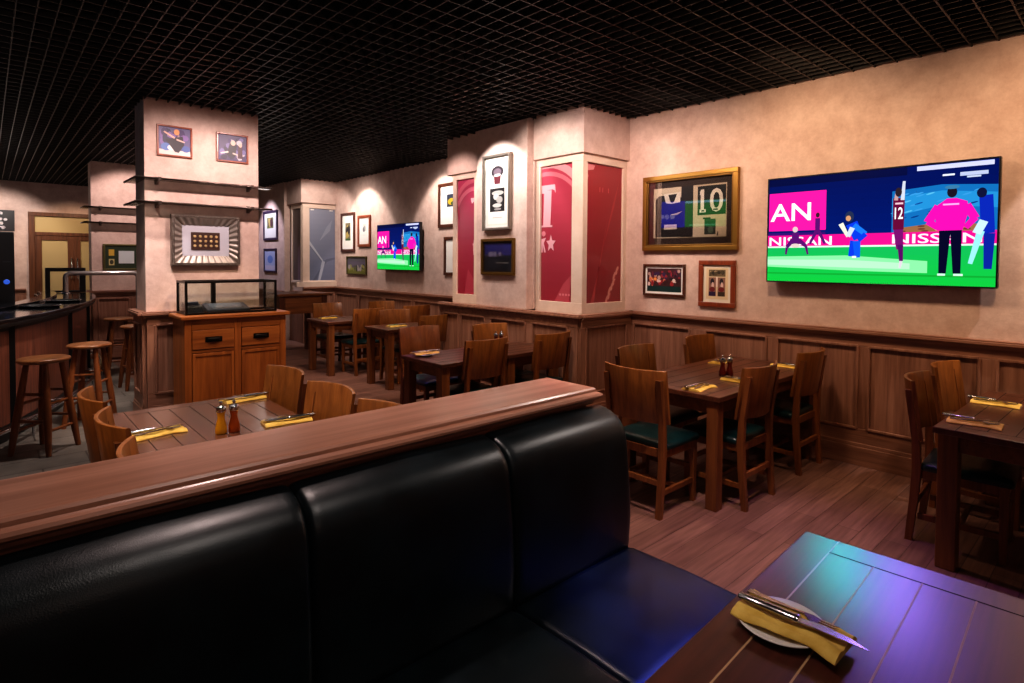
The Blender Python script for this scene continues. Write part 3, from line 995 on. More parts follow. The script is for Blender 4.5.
# ------------------------------------------------------------------ place settings
def napkin_mesh(name, L=0.235, Wd=0.125):
    mb = MB()
    rd = random.Random(3)
    secs = []
    n = 14
    for k in range(n + 1):
        t = k / n
        yy = (t - 0.5) * L
        wob = 0.004 * math.sin(t * 7.1) + 0.003 * math.sin(t * 15)
        hh = 0.012 + 0.003 * math.sin(t * 9 + 1) + (0.003 if t > 0.85 else 0)
        w = Wd * (0.88 + 0.10 * math.cos(t * 5.3))
        sec = []
        m_ = 18
        for j in range(m_):
            s_ = j / (m_ - 1)
            xx = (s_ - 0.5) * w + wob
            ridge = 0.55 + 0.45 * abs(math.sin(s_ * PI * 3.5 + 0.7 * math.sin(t * 4)))
            edge = min(1, min(s_, 1 - s_) * 9)
            sec.append((xx, yy, 0.003 + hh * ridge * edge))
        for j in range(m_ - 1, -1, -1):
            s_ = j / (m_ - 1)
            sec.append(((s_ - 0.5) * w * 0.98 + wob, yy, 0.0))
        secs.append(sec)
    mb.loft(secs, M['napkin'])
    return mb.build(name, subsurf=1)

def fork_mesh(name):
    mb = MB()
    S = M['steel']
    secs = []
    for y, w, z, h in ((-0.10, 0.014, 0.0, 0.004), (-0.06, 0.013, 0.001, 0.004), (0.0, 0.007, 0.004, 0.004), (0.03, 0.007, 0.006, 0.004), (0.045, 0.022, 0.004, 0.003), (0.06, 0.024, 0.002, 0.0025)):
        secs.append([(-w / 2, y, z), (w / 2, y, z), (w / 2, y, z + h), (-w / 2, y, z + h)])
    mb.loft(secs, S, smooth=False)
    for k in range(4):
        xx = -0.0102 + k * 0.0068
        mb.loft([[(xx - 0.0018, 0.058, 0.002), (xx + 0.0018, 0.058, 0.002), (xx + 0.0018, 0.058, 0.0045), (xx - 0.0018, 0.058, 0.0045)],
                 [(xx - 0.0016, 0.085, 0.003), (xx + 0.0016, 0.085, 0.003), (xx + 0.0016, 0.085, 0.005), (xx - 0.0016, 0.085, 0.005)],
                 [(xx - 0.0006, 0.10, 0.006), (xx + 0.0006, 0.10, 0.006), (xx + 0.0006, 0.10, 0.007), (xx - 0.0006, 0.10, 0.007)]], S, smooth=False)
    return mb.build(name, bevel=0.0008)

def make_knife():
    t = thing('knife', '', 'knife')
    mb = MB()
    secs = []
    for y, w, h in ((-0.125, 0.012, 0.006), (-0.12, 0.017, 0.010), (-0.06, 0.019, 0.011), (-0.005, 0.018, 0.011), (0.0, 0.022, 0.013), (0.006, 0.018, 0.010)):
        sec = []
        for k in range(10):
            a = 2 * PI * k / 10
            sec.append((w / 2 * math.cos(a), y, 0.006 + h / 2 * math.sin(a)))
        secs.append(sec)
    mb.loft(secs, M['steel'])
    mb.build('handle', t)
    mb = MB()
    mb.loft([[(-0.007, 0.004, 0.0045), (0.008, 0.004, 0.0055), (0.008, 0.004, 0.0075), (-0.007, 0.004, 0.0055)],
             [(-0.010, 0.05, 0.0045), (0.008, 0.05, 0.0055), (0.008, 0.05, 0.0075), (-0.010, 0.05, 0.0055)],
             [(-0.007, 0.10, 0.0045), (0.008, 0.10, 0.0055), (0.008, 0.10, 0.0070), (-0.007, 0.10, 0.0055)],
             [(0.006, 0.138, 0.0055), (0.0075, 0.138, 0.0055), (0.0075, 0.138, 0.0062), (0.006, 0.138, 0.0060)]], M['steel'], smooth=False)
    mb.build('blade', t)
    return t

def tilt(o, rx=0.0, ry=0.0):
    o.rotation_euler = (rx, ry, o.rotation_euler[2])
    return o

nap0 = napkin_mesh('napkin')
fk0 = fork_mesh('fork')
kn0 = make_knife()
first = {'n': True}
def setting(x, y, z, rot, where, grp='yellow napkins with cutlery', s=1.0):
    """napkin with fork and knife on it"""
    c, sn = math.cos(rot), math.sin(rot)
    def at(dx, dy):
        return (x + dx * c - dy * sn, y + dx * sn + dy * c)
    if first['n']:
        n, f, k = nap0, fk0, kn0
        first['n'] = False
    else:
        n = nap0.copy(); C.objects.link(n)
        f = fk0.copy(); C.objects.link(f)
        k = dup(kn0, (0, 0, 0), 0, '')
    n.location = (x, y, z)
    n.rotation_euler = (0, 0, rot)
    tag(n, 'folded yellow napkin ' + where, 'napkin', grp)
    a = at(0.022, 0.0)
    f.location = (a[0], a[1], z + 0.0175)
    f.rotation_euler = (0, 0, rot + 0.05)
    tag(f, 'steel fork ' + where, 'fork', 'forks on napkins')
    a = at(-0.018, -0.01)
    k.location = (a[0], a[1], z + 0.0165)
    k.rotation_euler = (0, 0, rot - 0.04)
    tag(k, 'steel knife ' + where, 'knife', 'knives on napkins')
    return n, f, k

# foreground: plate first
pl = MB()
pl.lathe([(0.0, 0.0), (0.055, 0.0), (0.060, 0.004), (0.085, 0.010), (0.098, 0.016), (0.100, 0.018), (0.098, 0.0195), (0.084, 0.0135), (0.060, 0.008), (0.0, 0.0075)], M['ceramic'], 40)
plate = pl.build('plate')
plate.location = (1.388, 0.562, 0.7608)
tag(plate, 'white side plate under the napkin on the glossy foreground table', 'plate')
n, f, k = setting(1.385, 0.535, 0.7795, PI - 0.02, 'on the foreground white plate')
n.scale = (1.15, 1, 1)
k.location = (1.376, 0.522, 0.7985)
k.scale = (1.5, 1.08, 1.5)
k.rotation_euler = (0, 0, PI + 0.05)
f.location = (1.408, 0.548, 0.7985)
f.scale = (1.25, 1.05, 1.25)
f.rotation_euler = (0, 0, PI - 0.06)

zt = 0.7605
setting(0.615, 3.28, zt, -PI / 2 + 0.1, 'by the middle left chair of the long table behind the ledge')
setting(1.165, 3.74, zt, PI / 2 + 0.1, 'nearest the sideboard on the long table')
setting(1.18, 3.08, zt, PI / 2 - 0.1, 'by the middle right chair of the long table')
setting(3.63, 2.05, zt, -PI / 2, 'before the left end chair of the shaker table')
setting(4.72, 2.47, zt, PI / 2 + 0.15, 'on the far side of the shaker table')
setting(4.06, 1.98, zt, 0.0, 'half hidden behind the near chair of the shaker table')
setting(4.95, 2.0, zt, 0.0, 'half hidden behind the right chair of the shaker table')
setting(3.96, 0.60, zt, PI + 0.05, 'nearest the corner of the right edge table')
setting(4.62, 0.60, zt, PI, 'farther back on the right edge table')
setting(3.70, 4.47, zt, PI / 2, 'beside the chrome topped shakers')
setting(3.98, 6.62, zt, PI / 2, 'on the halfway square table')
setting(3.75, 8.18, zt, PI / 2, 'on the far left square table')
# napkin on a plate, square table near the ledge end
p2 = plate.copy(); C.objects.link(p2)
p2.location = (2.955, 4.42, 0.7608)
tag(p2, 'white side plate on the square table beyond the ledge', 'plate')
n, f, k = setting(2.955, 4.42, 0.7795, PI / 2 - 0.1, 'on the plate of the square table beyond the ledge')

def shaker(name_mat, label, loc, grp):
    t = thing('condiment_shaker', label, 'shaker', loc, 0, grp)
    MB().lathe([(0.024, 0), (0.027, 0.004), (0.027, 0.03), (0.020, 0.058), (0.0155, 0.078), (0.018, 0.098), (0.021, 0.108)], name_mat, 20).build('body', t)
    MB().lathe([(0.0215, 0.108), (0.0225, 0.112), (0.0225, 0.132), (0.015, 0.139), (0.006, 0.141), (0.005, 0.146), (0.009, 0.151), (0.008, 0.158), (0.003, 0.161)], M['chrome'], 20).build('cap', t)
    return t
shaker(M['yellowsauce'], 'yellow waisted shaker with chrome cap on the long table', (0.855, 3.085, zt), 'shakers on the long table')
shaker(M['redsauce'], 'amber brown waisted shaker with chrome cap on the long table', (0.915, 3.08, zt), 'shakers on the long table')
shaker(M['darksauce'], 'dark red shaker on the left of the pair under the jersey frame', (4.16, 2.16, zt), 'shakers under the jersey frame')
shaker(M['darksauce'], 'dark red shaker on the right of the pair under the jersey frame', (4.215, 2.13, zt), 'shakers under the jersey frame')
shaker(M['darksauce'], 'chrome topped shaker, left of the pair on the square table by the pier', (3.80, 4.40, zt), 'shakers by the pier')
shaker(M['darksauce'], 'chrome topped shaker, right of the pair on the square table by the pier', (3.86, 4.39, zt), 'shakers by the pier')

# ------------------------------------------------------------------ sideboard with display case
sb = thing('sideboard', 'honey brown wooden sideboard with two drawers and two doors against the pillar', 'sideboard', (1.36, 6.03, 0))
W, Dp, H = 0.945, 0.45, 1.055
K = M['cab']
mb = MB()
mb.box(0, W, 0.02, Dp, 0.06, H, K).box(0.02, W - 0.02, 0.04, Dp - 0.02, 0, 0.06, K)
mb.box(0, 0.06, 0, 0.02, 0.06, H, K).box(W - 0.06, W, 0, 0.02, 0.06, H, K).box(W / 2 - 0.03, W / 2 + 0.03, 0, 0.02, 0.06, H, K)
for a, b in ((0.06, W / 2 - 0.03), (W / 2 + 0.03, W - 0.06)):
    mb.box(a, b, 0.001, 0.02, H - 0.10, H, M['cabx']).box(a, b, 0.001, 0.02, 0.06, 0.14, M['cabx']).box(a, b, 0.002, 0.02, 0.735, 0.765, M['cabx'])
mb.build('carcass', sb, bevel=0.004)
MB().box(-0.035, W + 0.035, -0.035, Dp, H, H + 0.038, M['cabx']).build('top', sb, bevel=0.008)
for a, b in ((0.065, W / 2 - 0.035), (W / 2 + 0.035, W - 0.065)):
    dr = MB().box(a, b, -0.006, 0.018, 0.77, 0.95, M['cabx']).build('drawer', sb, bevel=0.003)
    hm = MB()
    cx_ = (a + b) / 2
    hm.box(cx_ - 0.075, cx_ + 0.075, -0.010, -0.005, 0.835, 0.885, M['blackm'])
    secs = []
    for k in range(9):
        u = -1 + k / 4
        d_ = 0.024 * math.sqrt(max(0, 1 - u * u))
        secs.append([(cx_ + u * 0.06, -0.01, 0.875), (cx_ + u * 0.06, -0.011 - d_, 0.872), (cx_ + u * 0.06, -0.011 - d_ * 0.8, 0.85), (cx_ + u * 0.06, -0.01, 0.85)])
    hm.loft(secs, M['blackm'])
    hm.build('handle', dr)
    dm = MB()
    dm.box(a, b, 0.006, 0.018, 0.145, 0.73, K)
    for (x_0, x_1, z_0, z_1) in ((a, a + 0.03, 0.145, 0.73), (b - 0.03, b, 0.145, 0.73), (a + 0.03, b - 0.03, 0.145, 0.175), (a + 0.03, b - 0.03, 0.70, 0.73)):
        dm.box(x_0, x_1, -0.003, 0.006, z_0, z_1, K)
    dm.build('door', sb, bevel=0.003)

dc = thing('display_case', 'low black framed glass case standing on the sideboard', 'display case', (1.385, 6.10, H + 0.039))
Wc, Dc, Hc = 0.855, 0.34, 0.325
mb = MB()
B_ = M['blackm']
for xx in (0, Wc - 0.022):
    for yy in (0, Dc - 0.022):
        mb.box(xx, xx + 0.022, yy, yy + 0.022, 0, Hc, B_)
for z_0, z_1 in ((0, 0.02), (Hc - 0.022, Hc)):
    mb.box(0.022, Wc - 0.022, 0, 0.022, z_0, z_1, B_).box(0.022, Wc - 0.022, Dc - 0.022, Dc, z_0, z_1, B_)
    mb.box(0, 0.022, 0.022, Dc - 0.022, z_0, z_1, B_).box(Wc - 0.022, Wc, 0.022, Dc - 0.022, z_0, z_1, B_)
mb.box(0.31, 0.355, Dc - 0.02, Dc - 0.002, 0.02, Hc - 0.022, B_)
mb.build('frame', dc, bevel=0.002)
for (x_0, x_1, y_0, y_1) in ((0.022, Wc - 0.022, 0.009, 0.013), (0.022, Wc - 0.022, Dc - 0.013, Dc - 0.009), (0.009, 0.013, 0.022, Dc - 0.022), (Wc - 0.013, Wc - 0.009, 0.022, Dc - 0.022)):
    MB().box(x_0, x_1, y_0, y_1, 0.02, Hc - 0.022, M['glass']).build('pane', dc)
pos = thing('till_terminal', 'dark flat till terminal with sloping pale screen inside the glass case', 'till', (1.60, 6.17, H + 0.041))
MB().hexa([(0, 0, 0.012), (0.40, 0, 0.012), (0.40, 0.24, 0.012), (0, 0.24, 0.012)], [(0, 0, 0.032), (0.40, 0, 0.032), (0.40, 0.24, 0.085), (0, 0.24, 0.085)], M['greyp']).build('body', pos, bevel=0.006)
sc_ = MB()
sc_.hexa([(0.05, 0.03, 0.040), (0.35, 0.03, 0.040), (0.35, 0.21, 0.0795), (0.05, 0.21, 0.0795)], [(0.05, 0.03, 0.042), (0.35, 0.03, 0.042), (0.35, 0.21, 0.0815), (0.05, 0.21, 0.0815)], plain('pale_screen', rgb(90, 98, 106), 0.15))
sc_.build('screen', pos)
for xx in (0.03, 0.37):
    MB().lathe([(0.012, 0), (0.012, 0.013)], M['black'], 12, (xx, 0.03, 0)).build('foot', pos)
rc = MB()
rc.hexa([(0, 0, 0), (0.15, 0, 0), (0.15, 0.2, 0), (0, 0.2, 0)], [(0, 0.02, 0.07), (0.15, 0.02, 0.07), (0.15, 0.2, 0.105), (0, 0.2, 0.105)], M['plastic'])
rc.box(0.02, 0.13, 0.10, 0.16, 0.085, 0.112, M['greyp'])
ro = rc.build('receipt_printer', bevel=0.008)
ro.location = (1.42, 6.20, H + 0.041)
tag(ro, 'small black box printer at the left end inside the glass case', 'printer')

# ------------------------------------------------------------------ pictures
def picture(label, cx, cy, cz, rotz, w, h, fw, fmat, flat_fn, mount=None, mw=0.0, depth=0.03, pane='pane', name='framed_picture', cat='picture', grp='pictures on the walls', glass=False, stand=0.001, fbev=0.004, inner=None):
    t = thing(name, label, cat, (cx, cy, cz), rotz, grp)
    y0, y1 = -depth - stand, -stand
    mb = MB()
    frame_boxes(mb, w, h, fw, y0, y1, fmat)
    if inner:
        im, iw = inner
        frame_boxes(mb, w - 2 * fw + 0.002, h - 2 * fw + 0.002, iw, y0 + 0.008, y1, im)
    mb.build('frame', t, bevel=fbev)
    iw_, ih_ = w - 2 * fw, h - 2 * fw
    ym = -stand - depth * 0.35
    if mount:
        MB().box(-iw_ / 2, iw_ / 2, ym, -stand, -ih_ / 2, ih_ / 2, mount).build('mount', t)
    mwx, mwy = mw if isinstance(mw, tuple) else (mw, mw)
    fl = Flat(iw_ - 2 * mwx, ih_ - 2 * mwy)
    flat_fn(fl)
    fl.build('print', M['print'], t, (0, ym - 0.002, 0))
    if glass:
        MB().box(-iw_ / 2, iw_ / 2, ym - 0.014, ym - 0.012, -ih_ / 2, ih_ / 2, M[pane]).build('glass_pane', t)
    return t
ivory = plain('ivory_mount', rgb(232, 222, 206), 0.7)
white = plain('white_mount', rgb(240, 238, 232), 0.7)
greym = plain('grey_mount', rgb(196, 194, 204), 0.7)
DK = (30, 24, 30)

def crowd(f):
    f.rect(0, 0, 1, 1, (70, 40, 44))
    f.rect(0, 0, 1, 0.24, (24, 54, 54))
    f.blobs(0.01, 0.5, 0.99, 0.99, [(150, 50, 60), (190, 160, 150), (40, 30, 40), (100, 40, 60), (60, 40, 80)], 34, 0.045, 2)
    f.blobs(0.02, 0.22, 0.98, 0.62, [(200, 120, 90), (220, 200, 196), (60, 30, 34), (150, 40, 50), (230, 150, 80), (30, 26, 34)], 26, 0.05, 5)
def brownpic(f):
    f.rect(0, 0, 1, 1, (228, 206, 170))
    f.rect(0.12, 0.73, 0.88, 0.95, (120, 104, 80))
    f.blobs(0.13, 0.74, 0.87, 0.94, [(60, 52, 44), (170, 150, 120), (90, 80, 60)], 14, 0.07, 4)
    for a, b in ((0.12, 0.46), (0.54, 0.88)):
        f.rect(a, 0.10, b, 0.70, (150, 110, 96))
        f.ell((a + b) / 2, 0.55, 0.09, 0.12, (40, 30, 40))
        f.ell((a + b) / 2 + 0.02, 0.45, 0.06, 0.10, (226, 196, 190))
        f.ell((a + b) / 2, 0.32, 0.13, 0.08, (120, 40, 40))
        f.rect(a + 0.02, 0.10, b - 0.02, 0.24, (50, 34, 70) if a < 0.4 else (66, 52, 40))
    f.rect(0.46, 0.40, 0.54, 0.72, (236, 220, 210))
def jersey(f):
    f.rect(0, 0, 1, 1, (214, 196, 172))
    f.rect(0.40, 0.0, 0.565, 1.0, (34, 24, 26))
    f.rect(0.0, 0.0, 1.0, 0.012, (190, 170, 140))
    # folded dark shirt with white collar
    f.poly([(0.03, 0.02), (0.42, 0.02), (0.42, 0.75), (0.36, 0.86), (0.08, 0.85), (0.03, 0.78)], (20, 18, 24))
    f.poly([(0.15, 0.88), (0.39, 0.90), (0.385, 0.70), (0.26, 0.68), (0.18, 0.70)], (236, 226, 212))
    f.poly([(0.215, 0.86), (0.34, 0.87), (0.30, 0.72), (0.27, 0.70), (0.245, 0.72)], (26, 20, 26))
    f.poly([(0.24, 0.46), (0.30, 0.48), (0.42, 0.52), (0.34, 0.45)], (190, 170, 120))
    f.rect(0.16, 0.17, 0.34, 0.27, (222, 204, 190))
    f.rect(0.17, 0.215, 0.33, 0.225, (150, 120, 110))
    # number panel
    f.rect(0.625, 0.42, 0.99, 0.97, (22, 22, 26))
    f.text('10', 0.665, 0.47, 0.44, 0.29, (240, 232, 222))
    f.rect(0.652, 0.47, 0.735, 0.53, (240, 232, 222))
    f.poly([(0.655, 0.80), (0.70, 0.82), (0.70, 0.91), (0.655, 0.87)], (240, 232, 222))
    f.rect(0.675, 0.485, 0.715, 0.515, (60, 56, 56))
    f.rect(0.83, 0.50, 0.89, 0.53, (60, 56, 56))
    f.rect(0.70, 0.34, 0.80, 0.37, (30, 26, 30))
    f.rect(0.72, 0.05, 0.865, 0.34, (52, 62, 52))
    f.blobs(0.725, 0.07, 0.86, 0.2, [(190, 180, 160), (90, 110, 90), (30, 40, 36)], 8, 0.03, 3)
    f.rect(0.73, 0.21, 0.86, 0.30, (30, 44, 40))
    f.poly([(0.88, 0.02), (0.90, 0.02), (0.90, 0.10), (0.888, 0.10)], (30, 26, 30))
darkmat = plain('dark_brown_mount', rgb(54, 36, 30), 0.6)
jf = picture('large gold framed black sports shirt with the white number 10', XW, 3.09, 2.135, R90, 1.05, 0.775, 0.045, M['gold'], jersey, darkmat, (0.075, 0.085), 0.05, glass=True, inner=(M['goldd'], 0.02), name='framed_jersey')
picture('small landscape frame with a red crowd scene under the jersey frame', XW, 3.365, 1.443, R90, 0.495, 0.33, 0.022, M['walnut'], crowd, white, 0.022)
picture('small upright reddish brown frame with two portraits under the jersey frame', XW, 2.775, 1.425, R90, 0.375, 0.45, 0.045, M['redwood'], brownpic, ivory, 0.03)
def whitepic(f):
    f.rect(0, 0, 1, 1, (240, 236, 228))
    f.rect(0.05, 0.02, 0.95, 0.985, (232, 226, 214))
    f.rect(0.08, 0.04, 0.92, 0.965, (242, 238, 230))
    f.ell(0.5, 0.80, 0.27, 0.085, (52, 44, 52))
    f.ell(0.5, 0.80, 0.17, 0.05, (120, 104, 116))
    f.poly([(0.38, 0.62), (0.62, 0.62), (0.66, 0.76), (0.34, 0.76)], (110, 50, 60))
    f.ell(0.5, 0.75, 0.16, 0.02, (230, 226, 220))
    f.rect(0.18, 0.22, 0.82, 0.56, (34, 34, 36))
    f.ell(0.52, 0.49, 0.26, 0.035, (190, 188, 184))
    f.ell(0.45, 0.44, 0.12, 0.05, (206, 204, 200))
    f.ell(0.60, 0.39, 0.14, 0.05, (180, 178, 174))
    f.ell(0.50, 0.31, 0.20, 0.03, (206, 204, 200))
    f.ell(0.52, 0.255, 0.16, 0.018, (150, 148, 146))
    f.rect(0.30, 0.13, 0.72, 0.136, (150, 146, 140))
picture('tall pale framed print with a dark medallion over a black square on the pilaster', 4.37, 5.03, 2.418, R90, 0.48, 0.865, 0.028, M['pewter'], whitepic, white, 0.012, 0.05)
def darkpic_glare(f):
    f.rect(0, 0, 1, 1, (40, 44, 56))
    f.rect(0, 0.55, 1, 1, (56, 54, 130))  # blue reflection in the glass, painted into the print's upper half
    f.rect(0.05, 0.50, 0.72, 0.60, (70, 64, 84))
    f.text('MASTER', 0.10, 0.52, 0.12, 0.55, (150, 140, 170)) if False else f.blobs(0.08, 0.50, 0.75, 0.70, [(110, 90, 150), (60, 50, 110), (150, 140, 170)], 12, 0.07, 8)
    for k in range(5):
        f.rect(0.10, 0.10 + k * 0.07, 0.60 + 0.06 * (k % 3), 0.115 + k * 0.07, (84, 84, 92))
    f.rect(0.55, 0.08, 0.9, 0.42, (34, 38, 46))
    f.rect(0.45, 0.26, 0.9, 0.30, (150, 140, 130))
picture('small dark print in a brown wood frame below the tall pale print', 4.37, 5.022, 1.678, R90, 0.575, 0.42, 0.034, M['goldd'], darkpic_glare, darkmat, 0.02, 0.035, glass=True, pane='pane2')
def wf1(f):
    f.rect(0, 0, 1, 1, (236, 234, 230))
    f.rect(0.3, 0.45, 1, 0.82, (40, 50, 70))
    f.ell(0.55, 0.60, 0.2, 0.1, (190, 160, 40))
    f.ell(0.7, 0.55, 0.2, 0.06, (60, 80, 40))
def wf2(f):
    f.rect(0, 0, 1, 1, (238, 236, 230))
    f.rect(0.35, 0.3, 0.9, 0.72, (60, 60, 60))
    f.ell(0.55, 0.55, 0.12, 0.12, (190, 190, 186))
picture('dark framed print half hidden behind the far red panel, upper of two', XW, 7.10, 2.473, R90, 0.62, 0.675, 0.05, M['walnut'], wf1, white, 0.03)
picture('dark framed print half hidden behind the far red panel, lower of two', XW, 6.98, 1.70, R90, 0.55, 0.585, 0.045, M['walnut'], wf2, white, 0.03)
def tallp(f):
    f.rect(0, 0, 1, 1, (240, 238, 230))
    f.rect(0.2, 0.2, 0.8, 0.84, (120, 112, 84))
    f.blobs(0.2, 0.25, 0.8, 0.82, [(60, 56, 40), (180, 160, 90), (90, 96, 120), (40, 38, 40), (200, 196, 190)], 18, 0.14, 6)
    f.rect(0.2, 0.2, 0.8, 0.27, (60, 96, 50))
def sketch(f):
    f.rect(0, 0, 1, 1, (242, 240, 236))
    f.rect(0.28, 0.5, 0.75, 0.85, (214, 212, 206))
    f.ell(0.45, 0.58, 0.16, 0.12, (120, 124, 130))
    f.ell(0.55, 0.66, 0.10, 0.10, (160, 160, 160))
    f.rect(0.3, 0.3, 0.7, 0.31, (180, 180, 176))
def landsc(f):
    f.rect(0, 0, 1, 1, (90, 86, 92))
    f.rect(0, 0.35, 1, 0.75, (96, 88, 104))
    f.rect(0, 0, 1, 0.36, (112, 112, 48))
    f.blobs(0.02, 0.1, 0.98, 0.6, [(150, 146, 80), (70, 70, 60), (160, 150, 150), (50, 50, 40)], 22, 0.06, 9)
picture('tall brown framed print on white mount left of the small television', XW, 10.45, 2.168, R90, 0.57, 0.755, 0.05, M['walnut'], tallp, white, 0.06)
picture('smaller brown framed sketch on white mount next to the small television', XW, 9.795, 2.17, R90, 0.48, 0.585, 0.05, M['redwood'], sketch, white, 0.05)
picture('olive framed landscape print with no mount, low on the far wall', XW, 10.10, 1.528, R90, 0.79, 0.35, 0.025, M['olive'], landsc, None, 0.0)
def farp(f):
    f.rect(0, 0, 1, 1, (240, 240, 236))
    f.rect(0.2, 0.38, 0.75, 0.85, (120, 130, 80))
    f.blobs(0.2, 0.4, 0.75, 0.84, [(60, 70, 50), (190, 170, 110), (90, 60, 70)], 12, 0.12, 3)
def farq(f):
    f.rect(0, 0, 1, 1, (176, 186, 226))
    f.ell(0.5, 0.55, 0.25, 0.2, (110, 140, 210))
    f.rect(0.05, 0.04, 0.95, 0.25, (206, 200, 226))
picture('purple framed picture on white mount on the far end wall, upper of two', 4.45, 12.42, 2.345, R90, 0.79, 0.62, 0.05, M['purplef'], farp, white, 0.02)
picture('purple framed pale blue picture on the far end wall, lower of two', 4.45, 12.45, 1.612, R90, 0.70, 0.50, 0.035, M['purplef'], farq, None, 0.0)
def player1(f):
    f.rect(0, 0, 1, 1, (88, 80, 120))
    f.blobs(0.02, 0.3, 0.98, 0.98, [(60, 40, 90), (120, 90, 150), (150, 120, 130), (40, 34, 70)], 18, 0.13, 5)
    f.rect(0, 0, 1, 0.18, (210, 196, 190))
    f.ell(0.22, 0.28, 0.16, 0.14, (80, 110, 170)); f.ell(0.85, 0.26, 0.14, 0.12, (70, 90, 150))
    f.ell(0.40, 0.26, 0.14, 0.10, (226, 216, 214))
    f.poly([(0.2, 0.55), (0.5, 0.62), (0.75, 0.72), (0.8, 0.4), (0.62, 0.1), (0.5, 0.12)], (34, 26, 40))
    f.limb((0.5, 0.62), (0.16, 0.82), 0.05, 0.035, (216, 170, 150))
    f.ell(0.56, 0.84, 0.09, 0.11, (206, 140, 90))
    f.limb((0.55, 0.58), (0.82, 0.5), 0.04, 0.03, (206, 170, 160))
def player2(f):
    f.rect(0, 0, 1, 1, (70, 60, 96))
    f.blobs(0.02, 0.02, 0.98, 0.98, [(60, 44, 96), (110, 100, 150), (40, 34, 60), (190, 180, 190)], 24, 0.12, 15)
    f.poly([(0.28, 0.2), (0.6, 0.15), (0.65, 0.6), (0.4, 0.68)], (34, 26, 36))
    f.ell(0.52, 0.70, 0.09, 0.10, (214, 180, 164))
    f.limb((0.35, 0.34), (0.08, 0.26), 0.04, 0.03, (222, 200, 190))
    f.limb((0.5, 0.3), (0.72, 0.24), 0.04, 0.03, (214, 186, 174))
    f.poly([(0.68, 0.12), (0.86, 0.12), (0.84, 0.58), (0.7, 0.6)], (70, 40, 50))
    f.ell(0.78, 0.64, 0.06, 0.08, (214, 176, 160))
picture('small brown framed sports photo high on the near pillar, left one', 1.415, 6.59, 2.805, 0, 0.315, 0.31, 0.018, M['redwood'], player1, None, 0.0, 0.022)
picture('small brown framed sports photo high on the near pillar, right one', 1.958, 6.59, 2.812, 0, 0.318, 0.305, 0.018, M['redwood'], player2, None, 0.0, 0.022)

# ornate silver frame with fifteen medals
sf = thing('medal_frame', 'ornate silver frame holding fifteen gold medals on the near pillar', 'picture', (1.69, 6.59, 1.82), 0)
w, h = 0.645, 0.515
mb = MB()
frame_boxes(mb, w, h, 0.028, -0.06, -0.001, M['darksilver'])
# sloping fluted inner band
ow, oh, iw, ih = w - 0.056, h - 0.056, w - 0.20, h - 0.20
for side in range(4):
    if side in (0, 2):
        L0, L1, o_, i_ = ow / 2, iw / 2, oh / 2, ih / 2
    else:
        L0, L1, o_, i_ = oh / 2, ih / 2, ow / 2, iw / 2
    nfl = 9 if side in (0, 2) else 7
    st = nfl * 4
    rows = [[], []]
    for k in range(st + 1):
        u = -1 + 2 * k / st
        bump = 0.020 * abs(math.sin(PI * nfl * (k / st)))
        for r_, (LL, off, dep) in enumerate(((L0, o_, -0.052), (L1, i_, -0.022))):
            a, b = u * LL, off
            y_ = dep - (bump if r_ == 0 else bump * 0.6)
            p = {0: (a, y_, b), 1: (b, y_, -a), 2: (-a, y_, -b), 3: (-b, y_, a)}[side]
            rows[r_].append(p)
    mb.loft(rows, M['silverf'], True, False)
# bead edge
for k in range(44):
    u = -w / 2 + 0.012 + (w - 0.024) * k / 43
    for zz in (h / 2 - 0.013, -h / 2 + 0.013):
        mb.lathe([(0.001, -0.006), (0.006, 0), (0.001, 0.006)], M['silverf'], 6, (u, -0.062, zz))
for k in range(34):
    u = -h / 2 + 0.02 + (h - 0.04) * k / 33
    for xx in (w / 2 - 0.013, -w / 2 + 0.013):
        mb.lathe([(0.001, -0.006), (0.006, 0), (0.001, 0.006)], M['silverf'], 6, (xx, -0.062, u))
mb.build('frame', sf)
MB().box(-iw / 2, iw / 2, -0.022, -0.001, -ih / 2, ih / 2, greym).build('mount', sf)
bd = MB().box(-0.14, 0.13, -0.030, -0.0215, -0.095, 0.085, plain('medal_board', rgb(66, 38, 28), 0.6)).build('medal_board', sf)
for r_ in range(3):
    for c_ in range(5):
        mm = MB()
        mm.T = Matrix.Translation((-0.107 + c_ * 0.051, -0.030, 0.042 - r_ * 0.048)) @ Matrix.Rotation(PI / 2, 4, 'X')
        mm.lathe([(0.014, 0), (0.014, 0.004), (0.010, 0.006)], plain('medal_gold', rgb(232, 204, 150), 0.35, 0.5) if (r_, c_) == (0, 0) else bpy.data.materials['medal_gold'], 14)
        mm.build('medal', bd)

# green framed board on the far pillar
def greenp(f):
    f.rect(0, 0, 1, 1, (44, 56, 38))
    f.rect(0.09, 0.56, 0.23, 0.84, (206, 168, 66))
    f.rect(0.09, 0.14, 0.23, 0.42, (206, 190, 130))
    f.ell(0.16, 0.28, 0.05, 0.10, (70, 66, 50))
    f.rect(0.34, 0.22, 0.74, 0.78, (206, 212, 214))
    f.rect(0.80, 0.3, 0.92, 0.7, (190, 170, 80))
picture('green mounted certificate board in a dark frame on the far pillar', 1.705, 11.42, 1.652, 0, 0.60, 0.43, 0.03, M['olive'], greenp, None, 0.0)

